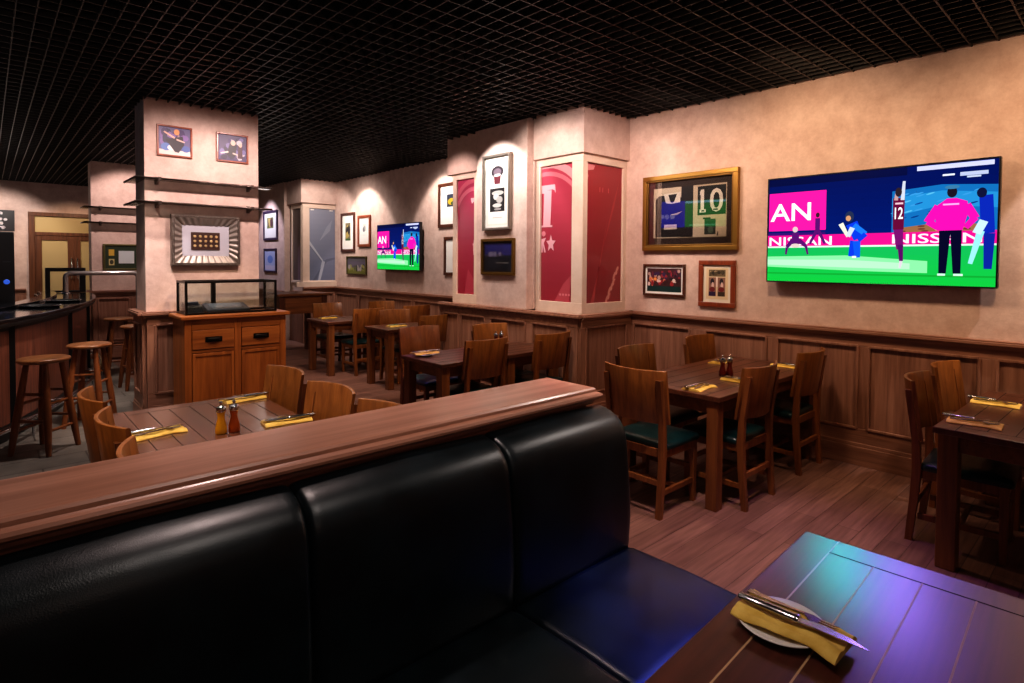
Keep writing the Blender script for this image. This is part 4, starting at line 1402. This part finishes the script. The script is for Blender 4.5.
# poster by the door
po = thing('poster', 'black square poster with white lettering left of the far doors', 'poster', (0.11, 15.5, 2.38), 0)
fl = Flat(0.66, 0.42)
fl.rect(0, 0, 1, 1, (26, 20, 24))
for k, (u, v, wd) in enumerate(((0.42, 0.76, 0.36), (0.40, 0.48, 0.45), (0.45, 0.28, 0.30), (0.50, 0.08, 0.30))):
    fl.blobs(u, v, u + wd, v + 0.17, [(214, 206, 206), (170, 160, 164)], 9, 0.04, 20 + k)
fl.build('printed_sheet', M['print'], po, (0, -0.012, 0))
MB().box(-0.33, 0.33, -0.011, 0, -0.21, 0.21, M['black']).build('board', po)

# ------------------------------------------------------------------ televisions
def cricket(f, tv2=False):
    f.grad(0, 0.36, 1, 1, (0, 30, 112), (2, 20, 88), 10)
    f.rect(0, 0.93, 0.66, 1, (4, 14, 66))
    f.poly([(0.60, 0.42), (1, 0.42), (1, 0.80), (0.80, 0.83), (0.60, 0.80)], (22, 110, 176))
    f.poly([(0.60, 0.58), (0.80, 0.66), (1, 0.62), (1, 0.74), (0.8, 0.78), (0.6, 0.74)], (40, 140, 200))
    rd = random.Random(4)
    for k in range(26):
        u, v = rd.uniform(0.61, 0.97), rd.uniform(0.55, 0.78)
        f.ell(u, v, 0.02, 0.006, rd.choice([(90, 180, 220), (20, 80, 150), (60, 150, 210), (10, 60, 130)]), 7, 0.5)
    f.poly([(0.62, 0.42), (0.985, 0.42), (0.985, 0.49), (0.80, 0.52), (0.62, 0.48)], (150, 104, 70))
    for k in range(18):
        f.ell(rd.uniform(0.64, 0.97), rd.uniform(0.435, 0.50), 0.016, 0.008, rd.choice([(200, 150, 110), (110, 60, 50), (220, 180, 140), (226, 90, 40)]), 7)
    f.rect(0.70, 0.955, 0.985, 0.992, (200, 202, 236))
    f.rect(0.80, 0.895, 0.845, 0.91, (220, 224, 240))
    f.rect(0.865, 0.885, 0.965, 0.915, (180, 190, 220))
    f.rect(0.89, 0.868, 0.94, 0.882, (190, 200, 224))
    # hoardings
    f.rect(0.0, 0.33, 1, 0.445, (226, 20, 140))
    f.rect(0.0, 0.445, 0.30, 0.47, (60, 20, 110))
    f.text('NISSAN', 0.008, 0.345, 0.085, 0.325, (250, 236, 246))
    f.text('NISSAN', 0.605, 0.350, 0.08, 0.345, (250, 226, 240))
    f.rect(0.005, 0.49, 0.302, 0.86, (255, 28, 158))
    f.text('AN', 0.012, 0.585, 0.17, 0.215, (255, 255, 255))
    # pitch
    f.grad(0, 0.0, 1, 0.335, (20, 190, 66), (24, 176, 92), 8)
    f.rect(0, 0.325, 1, 0.34, (210, 230, 220))
    f.poly([(0, 0.14), (0.45, 0.11), (0.75, 0.10), (0.75, 0.20), (0.4, 0.25), (0, 0.24)], (136, 226, 160))
    f.poly([(0, 0.16), (0.4, 0.14), (0.68, 0.13), (0.68, 0.18), (0.4, 0.21), (0, 0.21)], (176, 236, 190))
    f.rect(0, 0.07, 1, 0.085, (20, 160, 56))
    P = (90, 20, 110)
    # wicket keeper crouching
    f.limb((0.135, 0.40), (0.105, 0.33), 0.03, 0.022, P); f.limb((0.105, 0.33), (0.10, 0.26), 0.018, 0.012, P)
    f.limb((0.165, 0.40), (0.205, 0.34), 0.03, 0.022, P); f.limb((0.205, 0.34), (0.215, 0.26), 0.018, 0.012, P)
    f.limb((0.15, 0.36), (0.15, 0.47), 0.05, 0.045, P)
    f.ell(0.148, 0.50, 0.014, 0.028, (210, 190, 190)); f.ell(0.15, 0.345, 0.024, 0.02, (216, 196, 190))
    # fielder walking
    f.limb((0.262, 0.50), (0.262, 0.60), 0.03, 0.03, P); f.ell(0.262, 0.63, 0.010, 0.024, (60, 30, 50))
    f.limb((0.262, 0.50), (0.225, 0.36), 0.024, 0.014, P); f.limb((0.262, 0.50), (0.30, 0.36), 0.024, 0.014, P)
    # batsman in blue
    BL = (12, 62, 214)
    f.limb((0.44, 0.38), (0.425, 0.24), 0.05, 0.03, BL); f.limb((0.45, 0.38), (0.455, 0.23), 0.045, 0.03, (16, 90, 220))
    f.limb((0.43, 0.235), (0.45, 0.235), 0.012, 0.012, (230, 236, 240))
    f.limb((0.46, 0.40), (0.425, 0.54), 0.06, 0.07, BL); f.limb((0.435, 0.52), (0.49, 0.44), 0.035, 0.03, (30, 120, 230)); f.limb((0.49, 0.44), (0.46, 0.38), 0.03, 0.02, BL)
    f.ell(0.415, 0.60, 0.021, 0.05, (40, 52, 84)); f.ell(0.41, 0.585, 0.012, 0.025, (206, 150, 110))
    f.limb((0.41, 0.42), (0.375, 0.54), 0.018, 0.03, (222, 222, 206)); f.limb((0.43, 0.50), (0.41, 0.42), 0.03, 0.025, (200, 210, 220))
    # bowler number 12
    MR = (104, 14, 60)
    f.limb((0.63, 0.48), (0.638, 0.30), 0.05, 0.035, (120, 20, 110)); f.limb((0.64, 0.34), (0.645, 0.20), 0.03, 0.02, (90, 14, 100))
    f.limb((0.645, 0.20), (0.64, 0.14), 0.018, 0.012, (210, 200, 210))
    f.limb((0.63, 0.47), (0.63, 0.74), 0.055, 0.06, MR)
    f.limb((0.618, 0.72), (0.622, 0.80), 0.02, 0.016, (190, 150, 150)); f.limb((0.645, 0.72), (0.65, 0.88), 0.02, 0.014, (200, 206, 220))
    f.ell(0.628, 0.79, 0.014, 0.04, (50, 36, 44))
    f.rect(0.615, 0.685, 0.648, 0.70, (230, 190, 200))
    f.text('12', 0.614, 0.56, 0.10, 0.034, (255, 255, 255))
    # umpire in pink
    N = (10, 10, 44)
    f.limb((0.815, 0.48), (0.808, 0.10), 0.055, 0.035, N); f.limb((0.855, 0.48), (0.862, 0.10), 0.055, 0.035, N)
    f.limb((0.79, 0.09), (0.82, 0.09), 0.012, 0.012, (200, 230, 216)); f.limb((0.85, 0.09), (0.885, 0.09), 0.012, 0.012, (200, 230, 216))
    U = (236, 18, 170)
    f.poly([(0.785, 0.45), (0.88, 0.45), (0.90, 0.60), (0.895, 0.68), (0.855, 0.71), (0.82, 0.71), (0.785, 0.66), (0.775, 0.58)], U)
    f.limb((0.79, 0.65), (0.748, 0.52), 0.045, 0.045, U); f.limb((0.75, 0.53), (0.79, 0.47), 0.04, 0.03, U)
    f.limb((0.89, 0.65), (0.925, 0.54), 0.045, 0.04, U); f.limb((0.925, 0.55), (0.89, 0.47), 0.035, 0.03, U)
    f.rect(0.805, 0.655, 0.865, 0.668, (250, 170, 226))
    f.ell(0.838, 0.76, 0.019, 0.045, (30, 24, 40)); f.ell(0.838, 0.80, 0.028, 0.016, (60, 120, 160))
    # player at the right edge
    f.limb((0.975, 0.42), (0.972, 0.14), 0.05, 0.035, (16, 40, 150)); f.limb((0.96, 0.72), (0.97, 0.42), 0.06, 0.06, (14, 44, 170))
    f.limb((0.945, 0.44), (0.91, 0.18), 0.035, 0.02, (150, 220, 226)); f.limb((0.955, 0.52), (0.93, 0.42), 0.04, 0.04, (190, 220, 226))
    f.ell(0.945, 0.74, 0.018, 0.04, (20, 24, 60))
    return f

def television(label, cx, cy, cz, rotz, w, h, scr=None, bez=0.011, tiltx=0.0, wallgap=0.098, design=0):
    t = thing('television', label, 'television', (cx, cy, cz), rotz, None)
    t.rotation_euler = (tiltx, 0, rotz)
    mb = MB()
    mb.box(-w / 2, w / 2, 0.0, 0.045, -h / 2, h / 2, M['plastic'])
    frame_boxes(mb, w, h, bez, -0.008, 0.0, M['plastic'])
    mb.build('housing', t, bevel=0.003)
    MB().box(-0.2, 0.2, 0.045, wallgap, -0.15, 0.15, M['blackm']).build('wall_bracket', t)
    f = Flat(w - 2 * bez, h - 2 * bez)
    if design == 0:
        cricket(f)
    else:
        f.rect(0, 0, 0.56, 1, (24, 150, 54))
        f.rect(0, 0.90, 0.56, 0.98, (150, 220, 240))
        f.rect(0.10, 0.05, 0.50, 0.10, (120, 220, 160))
        f.rect(0.56, 0, 1, 1, (40, 40, 214))
        f.ell(0.74, 0.42, 0.035, 0.10, (180, 170, 250)); f.ell(0.82, 0.42, 0.03, 0.10, (170, 160, 250)); f.ell(0.89, 0.42, 0.03, 0.09, (170, 160, 250))
    f.build('screen', M['screen'], t, (0, -0.0012, 0))
    MB().box(-0.02, 0.02, -0.010, -0.004, -h / 2 + 0.001, -h / 2 + 0.008, M['chrome']).build('badge', t)
    return t
television('large wall television showing a cricket match with a pink clad umpire', XW - 0.10, 1.468, 1.915, R90, 1.585, 0.905)
television('smaller far wall television showing the same cricket match', XW - 0.12, 8.44, 1.855, R90, 1.35, 0.78, wallgap=0.118)

# ------------------------------------------------------------------ glass shelves on the pillars
def pillar_shelf(label, x0, x1, y0, y1, z, ov, bx):
    t = thing('glass_shelf', label, 'shelf', (x0, y0, z), 0, 'glass shelves on the pillars')
    w, d = x1 - x0, y1 - y0
    e = ov
    mb = MB()
    G = M['shelfglass']
    mb.box(-0.10, w + 0.09, -e, -0.002, -0.006, 0.006, G)
    mb.box(-0.10, -0.002, -0.002, d * 0.95, -0.006, 0.006, G)
    mb.build('glass', t)
    mb = MB()
    mb.tube([(-0.102, d * 0.95, 0.0), (-0.102, -e, 0.0), (w + 0.092, -e, 0.0)], 0.011, M['bronze'], 8)
    mb.build('edge_rail', t)
    for xx in bx:
        mb = MB()
        mb.box(xx - 0.016, xx + 0.016, -0.02, -0.001, -0.045, 0.03, M['bronze'])
        mb.bar((xx, -0.01, -0.04), (xx, -e + 0.02, -0.012), 0.014, 0.014, M['bronze'])
        mb.box(xx - 0.014, xx + 0.014, -e - 0.012, -e + 0.02, -0.022, 0.016, M['bronze'])
        mb.build('bracket', t, bevel=0.002)
    return t
pillar_shelf('upper glass shelf wrapping the near pillar', 1.152, 2.227, 6.59, 7.04, 2.405, 0.15, (0.10, 0.96))
pillar_shelf('lower glass shelf wrapping the near pillar, above the medal frame', 1.152, 2.227, 6.59, 7.04, 2.175, 0.15, (0.10, 0.96))
pillar_shelf('upper glass shelf on the far pillar by the doors', 1.255, 2.35, 11.42, 11.72, 2.45, 0.15, (0.12, 0.96))
pillar_shelf('lower glass shelf on the far pillar, above the green board', 1.255, 2.35, 11.42, 11.72, 2.205, 0.15, (0.12, 0.96))

# ------------------------------------------------------------------ bar
def catmull(P, n=8):
    out = []
    P = [Vector(p) for p in P]
    for i in range(1, len(P) - 2):
        p0, p1, p2, p3 = P[i - 1:i + 3]
        for k in range(n):
            t = k / n
            out.append(0.5 * ((2 * p1) + (-p0 + p2) * t + (2 * p0 - 5 * p1 + 4 * p2 - p3) * t * t + (-p0 + 3 * p1 - 3 * p2 + p3) * t ** 3))
    out.append(P[-2])
    return out
ctrl = [(-1.6, 4.9), (-0.95, 5.25), (-0.35, 5.85), (0.08, 6.52), (0.40, 7.20), (0.74, 8.12), (1.0, 9.1), (1.14, 9.95), (1.19, 10.7), (1.16, 11.15), (1.0, 11.5)]
outer = catmull(ctrl, 6)
def offset(pts, d):
    res = []
    for i, p in enumerate(pts):
        t = (pts[min(i + 1, len(pts) - 1)] - pts[max(i - 1, 0)]).normalized()
        res.append(p + Vector((-t.y, t.x)) * d)
    return res
bar = thing('bar_counter', 'curved bar counter with polished black top and wood panelled front', 'bar', (0, 0, 0))
def band(mb, a, b, z0, z1, m, smooth=False):
    secs = [[(p.x, p.y, z0), (q.x, q.y, z0), (q.x, q.y, z1), (p.x, p.y, z1)] for p, q in zip(a, b)]
    mb.loft(secs, m, smooth=smooth)
mb = MB()
band(mb, outer, offset(outer, 0.66), 1.06, 1.10, M['bartop'])
band(mb, offset(outer, 0.012), offset(outer, 0.6), 1.025, 1.06, M['black'])
mb.build('counter_top', bar, bevel=0.008)
mb = MB()
band(mb, offset(outer, 0.10), offset(outer, 0.56), 0.0, 1.03, M['barwood'])
front = mb.build('front_panel', bar)
mb = MB()
band(mb, offset(outer, 0.088), offset(outer, 0.10), 0.0, 0.14, M['black'])
band(mb, offset(outer, 0.088), offset(outer, 0.10), 0.98, 1.03, M['black'])
mb.build('plinth', bar)
o1 = offset(outer, 0.095)
for ys in (5.6, 6.9, 8.25, 9.75):
    i = min(range(1, len(o1) - 1), key=lambda q: abs(o1[q].y - ys))
    p = o1[i]
    t_ = (o1[i + 1] - o1[i - 1]).normalized()
    mb = MB()
    a = p - t_ * 0.03
    b = p + t_ * 0.03
    mb.bar((p.x, p.y, 0.02), (p.x, p.y, 1.03), 0.05, 0.05, M['black'])
    mb.build('panel_strip', front)
fr_ = offset(outer, -0.06)
mb = MB()
mb.tube([(p.x, p.y, 0.17) for p in fr_], 0.022, M['chrome'], 12)
for i in range(3, len(fr_) - 1, 6):
    p, q = fr_[i], o1[i]
    mb.tube([(p.x, p.y, 0.17), (q.x, q.y, 0.14)], 0.012, M['chrome'], 8)
    mb.tube([(p.x, p.y, 0.0), (p.x, p.y, 0.16)], 0.010, M['chrome'], 8)
mb.build('foot_rail', bar)
# inner service ledge rising behind the bar edge
mb = MB()
band(mb, offset(outer, 0.44), offset(outer, 0.62), 1.10, 1.135, M['bartop'])
mb.build('service_ledge', bar, bevel=0.006)

hr = thing('hand_rail', 'bent chrome hand rail standing at the far end of the bar', 'rail', (0, 0, 0))
pts = [(0.885, 11.0, 1.101), (0.885, 11.0, 1.33)]
for k in range(1, 6):
    a = k * PI / 10
    pts.append((0.885 + 0.07 * (1 - math.cos(a)), 11.0, 1.33 + 0.07 * math.sin(a)))
pts.append((1.75, 11.0, 1.40))
for k in range(1, 6):
    a = k * PI / 10
    pts.append((1.75 + 0.07 * math.sin(a), 11.0, 1.33 + 0.07 * math.cos(a)))
pts.append((1.82, 11.0, 0.0))
MB().tube(pts, 0.036, M['railm'], 14).build('tube', hr)
MB().lathe([(0.06, 0), (0.06, 0.012), (0.035, 0.02)], M['chrome'], 18, (0.885, 11.0, 1.10)).build('flange', hr)

ob = MB()
for (x_0, x_1, z_0, z_1) in ((0, 0.06, 0, 0.40), (0.44, 0.52, 0, 0.40), (0.06, 0.44, 0.34, 0.40), (0.06, 0.44, 0, 0.03)):
    ob.box(x_0, x_1, 0, 0.12, z_0, z_1, M['black'])
oo = ob.build('open_display_frame', bevel=0.004)
oo.scale = (0.95, 1, 0.95)
oo.location = (0.66, 11.2, 1.101)
tag(oo, 'open black box frame standing on the bar before the doors', 'display stand')

cab = thing('drinks_cooler', 'tall black cabinet with a small round blue light on the bar', 'cooler', (-0.363, 8.55, 1.10))
bk = MB().box(-1.4, 0.15, 8.5, 9.0, 0, 1.06, M['barwood']).box(-1.42, 0.17, 8.48, 9.02, 1.06, 1.10, M['bartop']).build('back_counter', bevel=0.004)
tag(bk, 'dark back counter behind the bar under the tall black cabinet', 'counter')
MB().box(0, 0.60, 0, 0.40, 0, 0.82, M['plastic']).build('cabinet', cab, bevel=0.01)
mm = MB()
mm.T = Matrix.Translation((0.53, 0, 0.26)) @ Matrix.Rotation(PI / 2, 4, 'X')
mm.lathe([(0.028, 0), (0.028, 0.006), (0.022, 0.008)], M['led'], 20)
mm.build('indicator_light', cab)
MB().box(0.50, 0.57, -0.004, 0, 0.48, 0.49, M['greyp']).build('label_strip', cab)

# trays on the bar
for i, (x, y, lab) in enumerate(((0.42, 7.95, 'round dark steel tray on the bar, nearer one'), (0.68, 8.80, 'round dark steel tray on the bar, farther one'))):
    mb = MB()
    mb.lathe([(0.0, 0), (0.165, 0), (0.18, 0.022), (0.186, 0.024), (0.182, 0.027), (0.165, 0.006), (0, 0.006)], M['steel'], 32)
    o = mb.build('tray')
    o.location = (x, y, 1.1005)
    tag(o, lab, 'tray', 'trays on the bar')

# bar stools
def make_stool():
    t = thing('bar_stool', '', 'stool')
    MB().lathe([(0.0, 0.755), (0.165, 0.755), (0.180, 0.764), (0.185, 0.776), (0.180, 0.787), (0.165, 0.793), (0.12, 0.791), (0.06, 0.788), (0, 0.787)], M['stoolseat'], 36).build('seat', t)
    tops, bots = [], []
    for k in range(4):
        a = PI / 4 + k * PI / 2
        p = Vector((0.115 * math.cos(a), 0.115 * math.sin(a), 0.757))
        q = Vector((0.225 * math.cos(a), 0.225 * math.sin(a), 0.0))
        tops.append(p)
        bots.append(q)
        MB().tube([q + (p - q) * s_ for s_ in (0, 0.1, 0.35, 0.6, 0.85, 1)], [0.019, 0.023, 0.029, 0.028, 0.023, 0.02], M['stool'], 12).build('leg', t)
    for k, (h1, h2) in enumerate(((0.42, 0.0), (0.50, 0.0), (0.42, 0.0), (0.50, 0.0))):
        a, b = k, (k + 1) % 4
        for hh in (h1, h1 - 0.22):
            s_ = hh / 0.757
            MB().tube([bots[a] + (tops[a] - bots[a]) * s_, bots[b] + (tops[b] - bots[b]) * s_], 0.0125, M['stool'], 10).build('stretcher', t)
    return t
st0 = make_stool()
stools = [(0.35, 6.24, 47, 'nearest round wooden bar stool at the curved bar'), (0.74, 6.98, 62, 'second round wooden bar stool, next to the nearest one'),
          (1.40, 8.55, 5, 'third bar stool, partly behind the near pillar'), (1.38, 9.75, 0, 'farthest bar stool, seat dark beyond the third stool')]
for i, (x, y, a, lab) in enumerate(stools):
    if i == 0:
        st0.location = (x, y, 0)
        st0.rotation_euler = (0, 0, R(a))
        st0['label'] = lab
        st0['group'] = 'bar stools'
    else:
        dup(st0, (x, y, 0), R(a), lab, 'bar stools')

# tall dark table at the far end
tt = thing('tall_table', 'tall dark wooden table with a deep apron in the far corner', 'table', (3.55, 9.55, 0))
MB().box(-0.04, 0.86, -0.03, 0.80, 1.02, 1.06, M['legx']).build('tabletop', tt, bevel=0.006)
mb = MB()
for (x_0, x_1, y_0, y_1) in ((0.1, 0.80, 0.02, 0.05), (0.1, 0.80, 0.72, 0.75), (0.02, 0.05, 0.1, 0.7), (0.77, 0.80, 0.1, 0.7)):
    mb.box(x_0, x_1, y_0, y_1, 0.72, 1.02, M['legx'])
mb.build('apron', tt, bevel=0.004)
for lx in (0, 0.73):
    for ly in (0, 0.68):
        MB().box(lx, lx + 0.09, ly, ly + 0.09, 0, 1.02, M['walnut']).build('leg', tt, bevel=0.005)

# the television over the bar, out of frame to the left, seen mirrored in the jersey frame's glass
t3 = television('green and blue lit television over the bar, mirrored in the gold framed glass', -2.2, 7.45, 2.80, R(78), 1.75, 0.66, design=1)

# ------------------------------------------------------------------ camera
f_, yaw, pit, rol, cy_ = 576.717, 0.739410, 0.0286610, 0.00667553, 277.63
cyw, syw = math.cos(yaw), math.sin(yaw)
right = Vector((cyw, -syw, 0))
fwd = Vector((syw, cyw, 0))
up = Vector((0, 0, 1))
f2 = fwd * math.cos(pit) - up * math.sin(pit)
u2 = up * math.cos(pit) + fwd * math.sin(pit)
r3 = right * math.cos(rol) + u2 * math.sin(rol)
u3 = u2 * math.cos(rol) - right * math.sin(rol)
cam = bpy.data.cameras.new('camera')
cam.sensor_fit = 'HORIZONTAL'
cam.sensor_width = 36
cam.lens = f_ / 1024 * 36
cam.shift_y = -(341.5 - cy_) / 1024
cam.clip_start = 0.05
co = bpy.data.objects.new('camera', cam)
C.objects.link(co)
Mx = Matrix((r3, u3, -f2)).transposed().to_4x4()
Mx.translation = (0, 0, 1.63)
co.matrix_world = Mx
sc.camera = co

# ------------------------------------------------------------------ light
def spot(name, loc, tgt, power, size=60, blend=0.6, col=(1, 0.78, 0.58), radius=0.05):
    l = bpy.data.lights.new(name, 'SPOT')
    l.energy = power
    l.spot_size = R(size)
    l.spot_blend = blend
    l.color = col
    l.shadow_soft_size = radius
    o = bpy.data.objects.new(name, l)
    C.objects.link(o)
    o.location = loc
    d = Vector(tgt) - Vector(loc)
    o.rotation_euler = d.to_track_quat('-Z', 'Y').to_euler()
    return o
WARM = (1.0, 0.72, 0.50)
NEUT = (1.0, 0.87, 0.80)
PINKL = (1.0, 0.78, 0.73)
VIO = (0.42, 0.20, 1.0)
LZ = 3.12
# right wall washers
def wash(y, x=4.0, power=150, col=WARM, z=3.0, tz=2.0, size=118):
    spot('spot_wall', (x, y, z), (XW, y, tz), power, size, 0.8, col, 0.12)
wash(0.2, 3.9, 68, (1, 0.66, 0.40))
wash(1.9, 3.9, 66, (1, 0.68, 0.43))
wash(3.2, 4.0, 52, (1, 0.74, 0.60))
spot('spot_wall', (4.75, -0.1, LZ), (5.22, -0.15, 1.9), 80, 70, 0.15, NEUT, 0.02)
spot('spot_pier', (3.5, 3.0, LZ), (4.8, 3.9, 2.2), 55, 75, 0.6, PINKL)
spot('spot_pier', (3.5, 4.25, LZ), (4.45, 4.25, 2.2), 55, 100, 0.7, NEUT)
spot('spot_pilaster', (3.75, 5.0, LZ), (4.37, 5.0, 2.3), 58, 84, 0.3, (1, 0.93, 0.90), 0.03)
spot('spot_pier', (3.7, 5.9, LZ), (4.45, 5.85, 2.1), 40, 90, 0.6, PINKL)
wash(7.0, 4.3, 34, NEUT)
spot('spot_wall', (4.55, 9.7, LZ), (5.22, 9.7, 2.0), 55, 92, 0.25, NEUT)
spot('spot_wall', (4.55, 7.3, LZ), (5.22, 7.2, 2.0), 45, 92, 0.25, NEUT)
wash(9.8, 4.2, 38, NEUT)
spot('spot_wall', (4.2, 10.0, LZ), (4.9, 11.0, 2.1), 55, 90, 0.5, NEUT)
spot('spot_wall', (3.6, 12.5, LZ), (4.45, 12.45, 2.0), 80, 75, 0.5, (0.85, 0.8, 1.0))
# pillars
spot('spot_pillar', (1.3, 5.3, LZ), (1.5, 6.59, 2.05), 74, 84, 0.7, PINKL)
spot('spot_pillar', (2.2, 5.3, LZ), (2.0, 6.59, 2.05), 74, 84, 0.7, PINKL)
spot('spot_sideboard', (1.9, 4.7, LZ), (1.85, 6.1, 0.7), 130, 50, 0.7, WARM)
spot('spot_pillar', (1.8, 10.2, LZ), (1.8, 11.42, 2.1), 75, 80, 0.4, PINKL)
spot('spot_back', (0.1, 13.9, LZ), (0.1, 15.5, 1.6), 110, 86, 0.5, NEUT)
spot('spot_back', (1.5, 14.0, LZ), (1.4, 15.5, 1.4), 60, 80, 0.6, WARM)
# tables and floor
spot('spot_table', (0.9, 3.3, LZ), (0.9, 3.1, 0.75), 120, 75, 0.7, NEUT)
spot('spot_chairs', (-0.9, 3.2, 3.0), (0.3, 3.2, 0.7), 110, 60, 0.7, WARM)
spot('spot_ledge', (0.9, 2.1, LZ), (1.0, 1.7, 1.1), 65, 85, 0.8, PINKL)
spot('spot_floor', (2.6, 1.55, LZ), (2.75, 1.75, 0), 165, 55, 0.5, PINKL)
spot('spot_table', (3.4, 1.2, LZ), (3.7, 2.0, 0.6), 70, 50, 0.6, WARM)
spot('spot_table', (4.0, 2.9, LZ), (3.9, 2.3, 0.5), 50, 70, 0.7, WARM)
spot('spot_table', (4.7, 0.6, LZ), (4.5, 0.5, 0.7), 28, 55, 0.7, WARM)
spot('spot_table', (3.0, 3.2, LZ), (3.4, 4.2, 0.7), 120, 65, 0.7, WARM)
spot('spot_table', (3.4, 5.2, LZ), (3.9, 6.3, 0.7), 85, 65, 0.7, WARM)
spot('spot_table', (3.5, 7.0, LZ), (3.9, 8.0, 0.7), 85, 70, 0.7, WARM)
spot('spot_floor', (3.2, 6.9, LZ), (3.4, 7.0, 0), 100, 42, 0.6, NEUT)
spot('spot_bar', (0.9, 6.0, LZ), (0.6, 6.6, 0.4), 150, 75, 0.7, NEUT)
spot('spot_bar', (1.1, 8.9, LZ), (1.0, 9.2, 0.4), 100, 75, 0.7, NEUT)
spot('spot_bar', (0.1, 8.0, LZ), (0.2, 8.0, 1.1), 60, 80, 0.7, NEUT)
# violet, teal and blue spots added for their coloured tints, no such fixtures
spot('spot_violet', (4.95, 1.16, 2.42), (1.95, 0.42, 0.76), 34, 17, 1.0, (0.30, 0.16, 1.0), 0.15)  # added lamp above the television, imitates the screen's reflection in the tabletop
spot('spot_teal', (4.95, 1.56, 2.42), (1.97, 0.60, 0.76), 22, 8, 1.0, (0.0, 0.85, 0.75), 0.08)  # added likewise, for the teal part of that screen reflection
spot('spot_blue', (2.1, 0.2, LZ), (1.72, 0.98, 0.47), 900, 20, 0.9, (0.04, 0.07, 1.0))  # added only to tint the end of the bench seat
spot('spot_violet', (3.6, 1.0, LZ), (3.3, 1.0, 0.0), 80, 50, 0.9, (0.6, 0.25, 0.9))
spot('spot_violet', (2.6, 4.6, LZ), (3.1, 4.6, 0.45), 120, 40, 0.9, VIO)
spot('spot_bench', (0.9, 0.35, LZ), (0.9, 1.5, 1.0), 40, 70, 0.8, NEUT, 0.08)
spot('spot_bench', (3.7, 0.75, 3.05), (1.6, 1.45, 1.0), 70, 26, 0.8, NEUT, 0.08)
def fill(loc, power, col, radius=0.35):  # soft points of light added to lift dark areas, no fixtures
    l = bpy.data.lights.new('fill_lamp', 'POINT')
    l.energy = power
    l.color = col
    l.shadow_soft_size = radius
    o = bpy.data.objects.new('fill_lamp', l)
    C.objects.link(o)
    o.location = loc
fill((0.4, -1.0, 2.2), 5, (1, 0.8, 0.7))
fill((2.6, 3.0, 2.5), 5, (1, 0.82, 0.72))
fill((2.9, 8.3, 2.4), 9, (1, 0.84, 0.76))
fill((-0.6, 4.0, 2.4), 7, (1, 0.80, 0.76))
fill((0.3, 12.6, 2.3), 9, (1, 0.84, 0.76))

w = bpy.data.worlds.new('room')
sc.world = w
w.use_nodes = True
w.node_tree.nodes['Background'].inputs['Color'].default_value = (0.5, 0.42, 0.40, 1)
w.node_tree.nodes['Background'].inputs['Strength'].default_value = 0.0

sc.view_settings.view_transform = 'Standard'
sc.view_settings.look = 'Medium High Contrast'
sc.view_settings.exposure = 0.2
